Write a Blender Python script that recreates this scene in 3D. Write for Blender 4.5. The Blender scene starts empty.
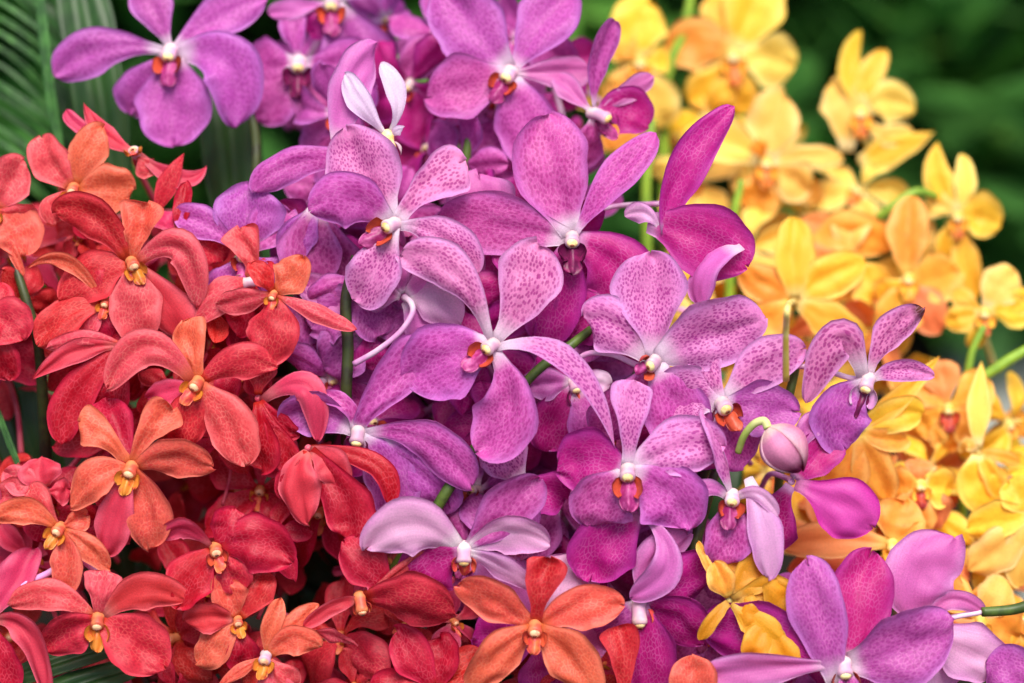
import bpy, math, random
from mathutils import Vector, Matrix
R = math.radians
SC = bpy.context.scene
COL = SC.collection

# ---------------------------------------------------------------- camera, sky, sun, exposure
PITCH = R(25.0)
LENS, FOC = 100.0, 1.0
CAM = Vector((0.0, -FOC * math.cos(PITCH), 0.36 + FOC * math.sin(PITCH)))
FWD = Vector((0, math.cos(PITCH), -math.sin(PITCH)))
UP = Vector((0, math.sin(PITCH), math.cos(PITCH)))
RT = Vector((1, 0, 0))
cd = bpy.data.cameras.new('camera')
cam = bpy.data.objects.new('camera', cd)
COL.objects.link(cam)
cam.location = CAM
cam.rotation_euler = (math.pi / 2 - PITCH, 0, 0)
cd.lens = LENS
cd.sensor_width = 36
cd.clip_start = 0.01
cd.clip_end = 500
cd.dof.use_dof = True
cd.dof.focus_distance = 1.0
cd.dof.aperture_fstop = 3.6
SC.camera = cam

SUN_EL, SUN_AZ = R(69), R(166)       # azimuth clockwise from +Y
w = bpy.data.worlds.new('World')
SC.world = w
w.use_nodes = True
nt = w.node_tree
sky = nt.nodes.new('ShaderNodeTexSky')
sky.sky_type = 'NISHITA'
sky.sun_disc = False
sky.sun_elevation = SUN_EL
sky.sun_rotation = SUN_AZ
sky.dust_density = 3.0
sky.air_density = 1.0
bg = nt.nodes['Background']
bg.inputs['Strength'].default_value = 0.105
nt.links.new(sky.outputs[0], bg.inputs[0])
sd = bpy.data.lights.new('sun', 'SUN')
sd.energy = 2.8
sd.angle = R(34)
sd.color = (1.0, 0.95, 0.86)
sun = bpy.data.objects.new('sun', sd)
COL.objects.link(sun)
sdir = Vector((math.sin(SUN_AZ) * math.cos(SUN_EL), math.cos(SUN_AZ) * math.cos(SUN_EL), math.sin(SUN_EL)))
sun.rotation_euler = sdir.to_track_quat('Z', 'Y').to_euler()
sun.location = sdir * 5
SC.view_settings.view_transform = 'Standard'
SC.view_settings.look = 'None'
SC.view_settings.exposure = 0.94
SC.view_settings.gamma = 1.0
SC.cycles.max_bounces = 8
SC.cycles.transmission_bounces = 6

FPX = 1024 * LENS / 36.0
S = FOC / FPX                         # metres per pixel in the plane of focus


def P(x, y, z=0.0):
    """point seen at (x, y); z in focus-plane pixels nearer than the plane of focus"""
    d = FOC - z * S
    return CAM + FWD * d + RT * ((x - 512) * d / FPX) - UP * ((y - 341.5) * d / FPX)


def tag(o, label=None, cat=None, group=None, kind=None):
    if label: o['label'] = label
    if cat: o['category'] = cat
    if group: o['group'] = group
    if kind: o['kind'] = kind
    return o


def empty(name, loc):
    o = bpy.data.objects.new(name, None)
    o.empty_display_size = 0.01
    o.location = loc
    COL.objects.link(o)
    return o


def mesh_obj(name, me, parent=None):
    o = bpy.data.objects.new(name, me)
    COL.objects.link(o)
    if parent is not None:
        o.parent = parent
    return o

# ---------------------------------------------------------------- materials
class NT:
    def __init__(self, name):
        self.m = bpy.data.materials.new(name)
        self.m.use_nodes = True
        self.t = self.m.node_tree
        self.t.nodes.clear()
        self.out = self.t.nodes.new('ShaderNodeOutputMaterial')

    def n(self, typ, **kw):
        nd = self.t.nodes.new(typ)
        for k, v in kw.items():
            setattr(nd, k, v)
        return nd

    def l(self, a, b):
        self.t.links.new(a, b)

    def val(self, sock, v):
        if hasattr(v, 'is_linked') or isinstance(v, bpy.types.NodeSocket):
            self.l(v, sock)
        else:
            sock.default_value = v

    def math(self, op, a, b=None, clamp=False):
        nd = self.n('ShaderNodeMath', operation=op, use_clamp=clamp)
        self.val(nd.inputs[0], a)
        if b is not None:
            self.val(nd.inputs[1], b)
        return nd.outputs[0]

    def ss(self, x, a, b, lo=0.0, hi=1.0):
        nd = self.n('ShaderNodeMapRange', interpolation_type='SMOOTHSTEP')
        self.val(nd.inputs['Value'], x)
        nd.inputs['From Min'].default_value = a
        nd.inputs['From Max'].default_value = b
        nd.inputs['To Min'].default_value = lo
        nd.inputs['To Max'].default_value = hi
        return nd.outputs[0]

    def mix(self, f, a, b):
        nd = self.n('ShaderNodeMix', data_type='RGBA')
        self.val(nd.inputs[0], f)
        for s, v in ((nd.inputs[6], a), (nd.inputs[7], b)):
            if isinstance(v, tuple):
                s.default_value = (v[0], v[1], v[2], 1)
            else:
                self.l(v, s)
        return nd.outputs[2]

    def noise(self, vec, scale, detail=2.0, rough=0.5):
        nd = self.n('ShaderNodeTexNoise')
        self.l(vec, nd.inputs['Vector'])
        nd.inputs['Scale'].default_value = scale
        nd.inputs['Detail'].default_value = detail
        nd.inputs['Roughness'].default_value = rough
        return nd.outputs['Fac']

    def mapping(self, vec, scale=(1, 1, 1), loc=None):
        nd = self.n('ShaderNodeMapping')
        self.l(vec, nd.inputs['Vector'])
        nd.inputs['Scale'].default_value = scale
        if loc is not None:
            self.l(loc, nd.inputs['Location'])
        return nd.outputs[0]


def srgb(r, g, b):
    def f(c):
        c /= 255.0
        return c / 12.92 if c <= 0.04045 else ((c + 0.055) / 1.055) ** 2.4
    return (f(r), f(g), f(b))


def petal_mat(name, base, edge, throat, spot=None, spot_amt=0.0, cells=None, cell_amt=0.0,
              vein=0.25, vein_col=None, transl=0.5, rough=0.42, throat_to=0.22, hue_var=0.012, val_var=0.12,
              spot_size=3.2, tip=None, tip_from=0.7, wash=0.0, blotch=0.14, bump=0.25):
    N = NT(name)
    uvp = N.n('ShaderNodeUVMap', uv_map='px').outputs[0]
    uvt = N.n('ShaderNodeUVMap', uv_map='tu').outputs[0]
    sep = N.n('ShaderNodeSeparateXYZ')
    N.l(uvt, sep.inputs[0])
    t, au = sep.outputs[0], sep.outputs[1]
    oi = N.n('ShaderNodeObjectInfo')
    rnd = oi.outputs['Random']
    offc = N.n('ShaderNodeCombineXYZ')
    N.l(N.math('MULTIPLY', rnd, 917.0), offc.inputs[0])
    N.l(N.math('MULTIPLY', rnd, 431.0), offc.inputs[1])
    off = offc.outputs[0]
    pv = N.mapping(uvp, (1, 1, 1), off)
    # base gradient of pigment: edge colour, claw colour
    blot = N.noise(pv, 0.055, 3.0, 0.55)
    e = N.ss(N.math('ADD', au, N.math('MULTIPLY', N.math('SUBTRACT', blot, 0.5), 0.5)), 0.45, 1.0)
    c = N.mix(e, base, edge)
    if tip:
        c = N.mix(N.ss(N.math('ADD', t, N.math('MULTIPLY', N.math('SUBTRACT', blot, 0.5), 0.3)), tip_from, tip_from + (1 - tip_from) * 0.8), c, tip)
    # veins: streaks that run along the petal and fan out with it
    vm = N.mapping(uvt, (1, 1, 1))
    sv = N.n('ShaderNodeSeparateXYZ')
    N.l(uvp, sv.inputs[0])
    comb = N.n('ShaderNodeCombineXYZ')
    fan = N.math('DIVIDE', sv.outputs[0], N.math('ADD', N.math('MULTIPLY', t, 0.75), 0.35))
    N.l(N.math('ADD', fan, N.math('MULTIPLY', rnd, 300.0)), comb.inputs[0])
    N.l(N.math('MULTIPLY', sv.outputs[1], 0.05), comb.inputs[1])
    vn = N.noise(comb.outputs[0], 0.30, 3.0, 0.6)
    vmask = N.ss(vn, 0.46, 0.68)
    vc = vein_col or tuple(x * 0.62 for x in base)
    c = N.mix(N.math('MULTIPLY', vmask, vein), c, vc)
    # cells (tessellation): pale network round deeper cells
    if cells and cell_amt > 0:
        vor = N.n('ShaderNodeTexVoronoi', feature='DISTANCE_TO_EDGE', voronoi_dimensions='2D')
        N.l(N.mapping(uvp, (0.29, 0.17, 1), off), vor.inputs['Vector'])
        vor.inputs['Scale'].default_value = 1.0
        cm = N.ss(vor.outputs['Distance'], 0.03, 0.2, 1.0, 0.0)
        reg = N.math('MULTIPLY', N.ss(au, 0.5, 0.95, 1.0, 0.0), N.ss(blot, 0.3, 0.62))
        c = N.mix(N.math('MULTIPLY', N.math('MULTIPLY', cm, reg), cell_amt), c, cells)
    if spot and spot_amt > 0:
        vor = N.n('ShaderNodeTexVoronoi', feature='F1', voronoi_dimensions='2D')
        wob = N.noise(pv, 0.25, 2.0)
        k = 1.0 / spot_size
        N.l(N.mapping(uvp, (k, k * 0.62, 1), off), vor.inputs['Vector'])
        N.l(N.math('ADD', 0.8, N.math('MULTIPLY', N.math('FRACT', N.math('MULTIPLY', rnd, 13.3)), 0.55)), vor.inputs['Scale'])
        sm = N.ss(N.math('ADD', vor.outputs['Distance'], N.math('MULTIPLY', wob, 0.3)), 0.36, 0.62, 1.0, 0.0)
        reg = N.math('MULTIPLY', N.ss(N.math('ADD', au, N.math('MULTIPLY', blot, 0.3)), 0.86, 1.08, 1.0, 0.0),
                     N.ss(t, 0.86, 0.97, 1.0, 0.0))
        reg = N.math('MULTIPLY', reg, N.math('MULTIPLY', N.ss(t, 0.08, 0.22), N.ss(N.noise(pv, 0.035, 2.0), 0.28, 0.55, 0.25, 1.0)))
        wash_ = tuple(0.5 * (a_ + b_) for a_, b_ in zip(spot, base))
        c = N.mix(N.math('MULTIPLY', N.math('MULTIPLY', reg, N.ss(blot, 0.35, 0.7)), wash), c, wash_)
        c = N.mix(N.math('MULTIPLY', N.math('MULTIPLY', sm, reg), spot_amt), c, spot)
    # pale throat at the claw
    tn = N.math('ADD', t, N.math('MULTIPLY', N.math('SUBTRACT', blot, 0.5), 0.14))
    c = N.mix(N.ss(tn, 0.03, throat_to, 1.0, 0.0), c, throat)
    # weathered rim: some petals have browned or bruised specks near the edge
    wn = N.noise(pv, 0.16, 4.0, 0.65)
    some = N.ss(N.math('FRACT', N.math('MULTIPLY', rnd, 71.3)), 0.45, 0.9)
    wm = N.math('MULTIPLY', N.ss(N.math('ADD', wn, N.math('MULTIPLY', N.math('MAXIMUM', au, N.math('SUBTRACT', N.math('MULTIPLY', t, 2.0), 1.0)), 0.28)), 0.95, 1.02), some)
    c = N.mix(N.math('MULTIPLY', wm, 0.6), c, tuple(x * y for x, y in zip(base, (0.5, 0.42, 0.3))))
    # soft blotches + thin pale rim + individual variation
    grain = N.noise(pv, 0.55, 2.0, 0.65)
    hs = N.n('ShaderNodeHueSaturation')
    N.l(c, hs.inputs['Color'])
    N.l(N.math('ADD', 0.5, N.math('MULTIPLY', N.math('SUBTRACT', rnd, 0.5), hue_var * 2)), hs.inputs['Hue'])
    rn2 = N.math('FRACT', N.math('MULTIPLY', rnd, 37.7))
    vv = N.math('ADD', 1.0 - val_var * 0.5 - blotch * 0.5, N.math('ADD', N.math('MULTIPLY', rn2, val_var), N.math('MULTIPLY', blot, blotch)))
    N.l(N.math('ADD', vv, N.math('MULTIPLY', N.math('SUBTRACT', grain, 0.5), 0.55)), hs.inputs['Value'])
    c = hs.outputs[0]
    bs = N.n('ShaderNodeBsdfPrincipled')
    N.l(c, bs.inputs['Base Color'])
    rr = N.math('ADD', rough - 0.08, N.math('MULTIPLY', blot, 0.2))
    N.l(rr, bs.inputs['Roughness'])
    bs.inputs['Specular IOR Level'].default_value = 0.4
    bs.inputs['Sheen Weight'].default_value = 0.0
    tr = N.n('ShaderNodeBsdfTranslucent')
    sat = N.n('ShaderNodeGamma')
    N.l(c, sat.inputs[0])
    sat.inputs[1].default_value = 0.8
    N.l(sat.outputs[0], tr.inputs['Color'])
    fine = N.noise(pv, 0.9, 2.0, 0.6)
    h = N.math('ADD', N.math('MULTIPLY', vn, 0.5), N.math('MULTIPLY', fine, 0.7))
    bp = N.n('ShaderNodeBump')
    bp.inputs['Strength'].default_value = bump
    bp.inputs['Distance'].default_value = 0.0010
    N.l(h, bp.inputs['Height'])
    N.l(bp.outputs[0], bs.inputs['Normal'])
    N.l(bp.outputs[0], tr.inputs['Normal'])
    ms = N.n('ShaderNodeMixShader')
    ms.inputs[0].default_value = transl
    N.l(bs.outputs[0], ms.inputs[1])
    N.l(tr.outputs[0], ms.inputs[2])
    N.l(ms.outputs[0], N.out.inputs[0])
    return N.m


def soft_mat(name, a, b, rough=0.45, scale=300.0, transl=0.15, spec=0.4, bump=0.1, stretch=(1, 1, 1), lo=0.4, hi=0.65):
    """two pigments broken up by noise in the object's own space"""
    N = NT(name)
    tc = N.n('ShaderNodeTexCoord').outputs['Object']
    nz = N.noise(N.mapping(tc, stretch), scale, 3.0, 0.6)
    c = N.mix(N.ss(nz, lo, hi), a, b)
    oi = N.n('ShaderNodeObjectInfo')
    hs = N.n('ShaderNodeHueSaturation')
    N.l(c, hs.inputs['Color'])
    N.l(N.math('ADD', 0.85, N.math('MULTIPLY', oi.outputs['Random'], 0.3)), hs.inputs['Value'])
    c = hs.outputs[0]
    bs = N.n('ShaderNodeBsdfPrincipled')
    N.l(c, bs.inputs['Base Color'])
    bs.inputs['Roughness'].default_value = rough
    bs.inputs['Specular IOR Level'].default_value = spec
    bp = N.n('ShaderNodeBump')
    bp.inputs['Strength'].default_value = bump
    bp.inputs['Distance'].default_value = 0.001
    N.l(nz, bp.inputs['Height'])
    N.l(bp.outputs[0], bs.inputs['Normal'])
    if transl > 0:
        tr = N.n('ShaderNodeBsdfTranslucent')
        N.l(c, tr.inputs['Color'])
        ms = N.n('ShaderNodeMixShader')
        ms.inputs[0].default_value = transl
        N.l(bs.outputs[0], ms.inputs[1])
        N.l(tr.outputs[0], ms.inputs[2])
        N.l(ms.outputs[0], N.out.inputs[0])
    else:
        N.l(bs.outputs[0], N.out.inputs[0])
    return N.m


M = {}
WHT = srgb(236, 214, 232)
# purple: light spotted, mid, deep tessellated, backs
M['pl'] = petal_mat('lilac_petal', srgb(233, 142, 204), srgb(223, 152, 214), WHT, srgb(163, 26, 134), 0.8, cells=srgb(241, 181, 222), cell_amt=0.3, vein=0.15, vein_col=srgb(203, 86, 176), spot_size=3.0, throat_to=0.28, wash=0.7)
M['pt'] = petal_mat('brown_tipped_petal', srgb(233, 142, 204), srgb(223, 152, 214), WHT, srgb(163, 26, 134), 0.8, cells=srgb(241, 181, 222), cell_amt=0.3, vein=0.15, vein_col=srgb(203, 86, 176), spot_size=3.0, throat_to=0.28, wash=0.7, tip=srgb(104, 52, 40), tip_from=0.84)
M['pm'] = petal_mat('orchid_purple_petal', srgb(212, 92, 182), srgb(206, 112, 196), WHT, srgb(167, 20, 128), 0.58, cells=srgb(233, 142, 210), cell_amt=0.6, vein=0.3, vein_col=srgb(183, 37, 144), throat_to=0.2, spot_size=3.8, wash=0.4)
M['pd'] = petal_mat('magenta_petal', srgb(199, 30, 140), srgb(191, 55, 158), srgb(217, 154, 206), None, 0, cells=srgb(217, 107, 184), cell_amt=0.5, vein=0.3, vein_col=srgb(157, 8, 104), throat_to=0.15)
M['pv'] = petal_mat('violet_petal', srgb(204, 94, 190), srgb(202, 118, 204), WHT, srgb(157, 26, 136), 0.5, cells=srgb(229, 148, 214), cell_amt=0.55, vein=0.25, vein_col=srgb(167, 41, 144), wash=0.3, spot_size=3.2)
M['pb'] = petal_mat('lilac_petal_back', srgb(217, 115, 190), srgb(219, 144, 206), srgb(233, 206, 224), None, 0, vein=0.3, vein_col=srgb(203, 86, 174), rough=0.38)
M['pw'] = petal_mat('pale_lilac_back', srgb(229, 175, 216), srgb(221, 154, 210), srgb(247, 234, 240), None, 0, vein=0.3, vein_col=srgb(211, 133, 200), rough=0.36)
M['ps'] = petal_mat('smooth_pink_purple_petal', srgb(219, 80, 177), srgb(209, 51, 161), srgb(231, 144, 197), None, 0, vein=0.12, vein_col=srgb(205, 61, 163))
M['pu'] = petal_mat('blushing_bud', srgb(231, 154, 191), srgb(245, 201, 215), srgb(241, 212, 205), None, 0, vein=0.3, vein_col=srgb(209, 113, 167), tip=srgb(129, 24, 75))
# reds
M['rc'] = petal_mat('coral_petal', srgb(240, 108, 82), srgb(242, 130, 106), srgb(226, 114, 70), srgb(204, 33, 54), 0.32, cells=srgb(250, 164, 134), cell_amt=0.55, vein=0.12, vein_col=srgb(219, 57, 63), hue_var=0.006, throat_to=0.16, spot_size=2.8, wash=0.5)
M['rp'] = petal_mat('pink_coral_petal', srgb(232, 84, 98), srgb(240, 112, 122), srgb(226, 109, 85), srgb(201, 17, 61), 0.35, cells=srgb(250, 160, 152), cell_amt=0.55, vein=0.14, vein_col=srgb(211, 37, 73), hue_var=0.006, throat_to=0.16, spot_size=2.8, wash=0.5)
M['rs'] = petal_mat('scarlet_petal', srgb(214, 42, 58), srgb(226, 66, 80), srgb(213, 70, 47), srgb(160, 3, 31), 0.35, cells=srgb(240, 112, 104), cell_amt=0.55, vein=0.14, vein_col=srgb(177, 9, 42), hue_var=0.006, throat_to=0.14, spot_size=2.8, wash=0.3)
M['rr'] = petal_mat('crimson_petal', srgb(196, 16, 54), srgb(212, 38, 80), srgb(204, 39, 47), srgb(150, 1, 35), 0.25, cells=srgb(226, 84, 108), cell_amt=0.55, vein=0.14, vein_col=srgb(156, 1, 42), hue_var=0.006, throat_to=0.14)
M['rk'] = petal_mat('rose_red_back', srgb(226, 64, 100), srgb(238, 100, 132), srgb(226, 118, 127), None, 0, vein=0.18, vein_col=srgb(195, 22, 73))
M['rb'] = petal_mat('red_petal_back', srgb(222, 62, 76), srgb(234, 90, 106), srgb(226, 118, 117), None, 0, vein=0.18, vein_col=srgb(188, 21, 57))
M['yg'] = petal_mat('golden_petal', srgb(228, 164, 36), srgb(236, 182, 66), srgb(232, 184, 90), None, 0, vein=0.1, vein_col=srgb(232, 150, 30))
M['pz'] = petal_mat('white_lilac_petal', srgb(240, 220, 240), srgb(232, 206, 236), srgb(246, 240, 240), None, 0, vein=0.25, vein_col=srgb(222, 180, 224))
# yellows
M['yl'] = petal_mat('yellow_petal', srgb(252, 204, 58), srgb(252, 216, 100), srgb(250, 230, 150), srgb(244, 168, 36), 0.25, vein=0.25, vein_col=srgb(250, 184, 34), transl=0.4, spot_size=5)
M['yc'] = petal_mat('cream_yellow_petal', srgb(254, 222, 112), srgb(254, 232, 150), srgb(252, 242, 190), None, 0, vein=0.25, vein_col=srgb(252, 204, 76), transl=0.52)
M['ya'] = petal_mat('amber_petal', srgb(250, 176, 64), srgb(252, 198, 102), srgb(250, 210, 100), srgb(236, 124, 50), 0.25, vein=0.25, vein_col=srgb(244, 146, 40), transl=0.4, spot_size=5)
M['ys'] = petal_mat('salmon_petal', srgb(246, 160, 98), srgb(250, 184, 122), srgb(248, 200, 116), None, 0, vein=0.25, vein_col=srgb(240, 128, 74), transl=0.52)
M['yb'] = petal_mat('yellow_petal_back', srgb(250, 198, 70), srgb(252, 212, 102), srgb(252, 234, 156), None, 0, vein=0.25, vein_col=srgb(248, 182, 56), transl=0.52)
# lips, columns, stalks
M['lip_o'] = soft_mat('orange_red_lip', srgb(200, 78, 50), srgb(150, 34, 48), scale=160)
M['lip_p'] = soft_mat('purple_lip', srgb(150, 34, 104), srgb(184, 76, 140), scale=320)
M['lip_d'] = soft_mat('dark_purple_lip', srgb(92, 12, 62), srgb(130, 26, 84), scale=320)
M['lip_y'] = soft_mat('golden_lip', srgb(214, 130, 48), srgb(192, 66, 44), scale=320, lo=0.45, hi=0.7)
M['lip_r'] = soft_mat('red_lip', srgb(216, 70, 70), srgb(226, 120, 70), scale=320)
M['lip_a'] = soft_mat('amber_lip', srgb(252, 192, 72), srgb(240, 150, 56), scale=260)
M['col_w'] = soft_mat('white_column', srgb(234, 208, 206), srgb(214, 160, 192), scale=110, transl=0.25, bump=0.04)
M['col_c'] = soft_mat('cream_column', srgb(226, 140, 88), srgb(208, 84, 66), scale=140, transl=0.25, bump=0.04)
M['col_y'] = soft_mat('yellow_column', srgb(248, 222, 130), srgb(246, 200, 80), scale=200, transl=0.25, bump=0.04)
M['cap_w'] = soft_mat('cream_anther_cap', srgb(240, 222, 160), srgb(226, 184, 110), scale=420, transl=0.1, bump=0.05)
M['cap_r'] = soft_mat('peach_anther_cap', srgb(232, 186, 144), srgb(222, 140, 110), scale=420, transl=0.1, bump=0.05)
M['cap_d'] = soft_mat('anther_cavity', srgb(120, 60, 40), srgb(70, 26, 24), scale=420, transl=0.0, bump=0.05)
M['ped_p'] = soft_mat('pink_white_stalk', srgb(222, 150, 206), srgb(236, 204, 226), scale=90, transl=0.2)
M['ped_r'] = soft_mat('rose_stalk', srgb(214, 92, 112), srgb(190, 50, 84), scale=90, transl=0.2)
M['ped_y'] = soft_mat('cream_stalk', srgb(246, 224, 140), srgb(226, 196, 90), scale=90, transl=0.2)
M['stem'] = soft_mat('green_stem', srgb(86, 108, 40), srgb(62, 80, 34), scale=120, transl=0.1)
M['stem_d'] = soft_mat('olive_stem', srgb(66, 74, 38), srgb(48, 44, 34), scale=120, transl=0.1)
M['stem_p'] = soft_mat('pale_green_stalk', srgb(206, 206, 140), srgb(160, 178, 84), scale=70, transl=0.2)
M['stem_b'] = soft_mat('bright_green_stem', srgb(142, 176, 52), srgb(120, 156, 48), scale=120, transl=0.15)
M['bud_p'] = soft_mat('pink_white_bud', srgb(226, 160, 206), srgb(196, 96, 168), scale=70, transl=0.2, lo=0.35, hi=0.7)
M['bud_d'] = soft_mat('dark_purple_bud', srgb(120, 24, 84), srgb(170, 70, 130), scale=90, transl=0.2)
M['leaf'] = soft_mat('dark_green_leaf', srgb(36, 66, 28), srgb(50, 88, 36), scale=60, transl=0.2, stretch=(1, 1, 0.2))
M['frond'] = soft_mat('pale_green_blade', srgb(32, 76, 24), srgb(66, 118, 48), scale=220, transl=0.25, stretch=(1, 1, 0.15))
M['shrub'] = soft_mat('shrub_leaf', srgb(104, 170, 68), srgb(146, 206, 92), scale=60, transl=0.42)
M['shrub_d'] = soft_mat('deep_shrub_leaf', srgb(70, 124, 58), srgb(92, 150, 68), scale=60, transl=0.52)
M['wood'] = soft_mat('twig', srgb(70, 56, 40), srgb(48, 40, 30), scale=120, transl=0)
M['soil'] = soft_mat('soil', srgb(36, 30, 24), srgb(20, 17, 14), scale=50, transl=0, rough=0.95, bump=0.8, spec=0.1)
M['lawn'] = soft_mat('mossy_ground', srgb(34, 62, 26), srgb(50, 84, 34), scale=20, transl=0, rough=0.9, bump=0.8, spec=0.1)
M['stone'] = soft_mat('grey_paving', srgb(150, 152, 146), srgb(122, 124, 116), scale=30, transl=0, rough=0.85, bump=0.4, spec=0.2)

# ---------------------------------------------------------------- geometry
from mathutils import noise as mn
rng = random.Random(7)


def profile(k, t):
    """half width of a petal along its length, 0..1"""
    def sst(a, b, x):
        x = min(1, max(0, (x - a) / (b - a)))
        return x * x * (3 - 2 * x)
    if k == 'spoon':            # narrow claw, broad rounded end
        f = 0.20 + 0.80 * sst(0.02, 0.68, t)
        tip = max(0.0, (t - 0.60) / 0.40)
        return f * math.sqrt(max(0.0, 1 - tip ** 2.5))
    if k == 'broad':            # wide oval
        f = 0.26 + 0.74 * sst(-0.05, 0.52, t)
        tip = max(0.0, (t - 0.46) / 0.54)
        return f * math.sqrt(max(0.0, 1 - tip ** 2.3))
    if k == 'point':            # lance shaped
        f = 0.30 + 0.70 * sst(0.0, 0.5, t)
        tip = max(0.0, (t - 0.38) / 0.62)
        return f * max(0.0, 1 - tip ** 1.7) ** 0.85
    if k == 'flare':            # widens right up to a blunt end
        f = 0.30 + 0.70 * sst(0.15, 0.95, t)
        tip = max(0.0, (t - 0.86) / 0.14)
        return f * math.sqrt(max(0.0, 1 - tip ** 2.6))
    f = 0.55 + 0.45 * sst(0, 0.5, t)          # strap
    tip = max(0.0, (t - 0.7) / 0.3)
    return f * math.sqrt(max(0.0, 1 - tip ** 2.4))


def build_mesh(name, verts, faces, mats, fmat=None, uv1=None, uv2=None, smooth=None):
    me = bpy.data.meshes.new(name)
    me.from_pydata(verts, [], faces)
    for m in mats:
        me.materials.append(M[m] if isinstance(m, str) else m)
    if fmat:
        me.polygons.foreach_set('material_index', fmat)
    me.polygons.foreach_set('use_smooth', smooth or [True] * len(me.polygons))
    if uv1:
        li = [0] * len(me.loops)
        me.loops.foreach_get('vertex_index', li)
        for nm, uv in (('px', uv1), ('tu', uv2)):
            lay = me.uv_layers.new(name=nm)
            flat = []
            for i in li:
                flat.extend(uv[i])
            lay.data.foreach_set('uv', flat)
    me.update()
    return me


def sheet(name, b, m, t3, w, normal, mats, k='spoon', roll=0.0, tw=0.0, cup=0.3, fold=0.12, ripple=0.05,
          th=0.0007, pxs=None, nu=12, nv=19, r=None, crump=0.085):
    """a petal: b, m, t3 base, middle and tip of its midrib (metres, local), w width"""
    r = r or rng
    ctrl = m * 2 - (b + t3) * 0.5
    ph = [r.uniform(0, 6.28) for _ in range(6)]
    fr = [r.uniform(5, 9), r.uniform(5, 9)]
    ks = pxs or S
    front, back, uvp, uvt = [], [], [], []
    L = (t3 - b).length * 1.08
    asym = r.uniform(-0.09, 0.09)
    notch = r.choice((0, 0, 0.05, 0.09, 0.13)) if k in ('broad', 'spoon', 'flare') else 0
    skew = r.uniform(-0.16, 0.16)
    curl = r.uniform(-0.14, 0.10)
    n0 = Vector((r.uniform(0, 50), r.uniform(0, 50), r.uniform(0, 50)))
    jg = [r.uniform(13, 21), r.uniform(24, 36), r.uniform(0, 6.28)]
    arc, last = 0.0, None
    for j in range(nv):
        q = j / (nv - 1)
        t = 1 - (1 - q) ** 1.45
        p = b * (1 - t) ** 2 + ctrl * 2 * t * (1 - t) + t3 * t * t
        arc += (p - last).length if last is not None else 0.0
        last = p
        tan = (ctrl - b) * 2 * (1 - t) + (t3 - ctrl) * 2 * t
        if tan.length < 1e-9:
            tan = t3 - b
        tan.normalize()
        n = normal - tan * normal.dot(tan)
        if n.length < 0.15:
            n = n + UP * 0.3
            n = n - tan * n.dot(tan)
        n.normalize()
        n = Matrix.Rotation(R(roll + tw * t), 3, tan) @ n
        bb = tan.cross(n)
        hw = w * 0.5 * max(profile(k, t), 0.035)
        for i in range(nu + 1):
            u = i / nu * 2 - 1
            side = 0 if u < 0 else 1
            e = abs(u)
            ww = hw * (1 + 0.10 * mn.noise(n0 + Vector((side * 9.0, t * 5.0, 3))) + 0.02 * math.sin(fr[side] * 2.1 * t + ph[side + 2]) + 0.016 * math.sin(jg[0] * t + jg[2] + side) + 0.008 * math.sin(jg[1] * t + jg[2] * 2 + 2 * side) + asym * u)
            c = cup if abs(cup) > 1e-3 else 1e-3
            x = ww * math.sin(u * c) / c
            z = ww * (1 - math.cos(u * c)) / c
            z -= fold * hw * math.exp(-(u / 0.22) ** 2) * min(1, t * 3) * (1 if fold else 0)
            z += ripple * w * e ** 2.2 * math.sin(fr[side] * t + ph[side]) * min(1, t * 2)
            z += 0.012 * w * math.sin(3.1 * t + 2.3 * u + ph[4])
            lat = min(1.0, max(0.0, (t - 0.35) / 0.65))
            g0 = min(1.0, t * 2.2)
            z += crump * w * g0 * (mn.noise(n0 + Vector((u * 1.5, t * 2.8, 0))) + 0.38 * mn.noise(n0 + Vector((u * 3.6, t * 6.5, 7))))
            z += curl * w * lat ** 2 * (0.35 + 0.65 * e)
            pos = p + bb * x + n * z + tan * (skew * w * u * e * lat * 0.5 - notch * w * math.exp(-((u + asym * 2) / 0.24) ** 2) * lat ** 4)
            hth = th * (0.55 * (1 - e ** 4) * (1 - 0.9 * t ** 7) + 0.03) * (0.65 + 0.35 * (1 - t))
            front.append(pos + n * hth)
            back.append(pos - n * hth)
            uvp.append((x / ks, arc / ks))
            uvt.append((t, e))
    N = len(front)
    verts = front + back
    faces, fm = [], []
    W = nu + 1
    for j in range(nv - 1):
        for i in range(nu):
            a = j * W + i
            faces.append((a, a + 1, a + W + 1, a + W)); fm.append(0)
            faces.append((N + a, N + a + W, N + a + W + 1, N + a + 1)); fm.append(1)
        a, c2 = j * W, j * W + nu
        faces.append((a, N + a, N + a + W, a + W)); fm.append(1)
        faces.append((c2, c2 + W, N + c2 + W, N + c2)); fm.append(1)
    for i in range(nu):
        a = i
        faces.append((a, N + a, N + a + 1, a + 1)); fm.append(1)
        a = (nv - 1) * W + i
        faces.append((a, a + 1, N + a + 1, N + a)); fm.append(1)
    smooth = [f[0] // N == f[1] // N == f[2] // N for f in faces]     # the thin rim keeps its own normals
    return build_mesh(name, verts, faces, mats, fm, uvp + uvp, uvt + uvt, smooth)


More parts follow.
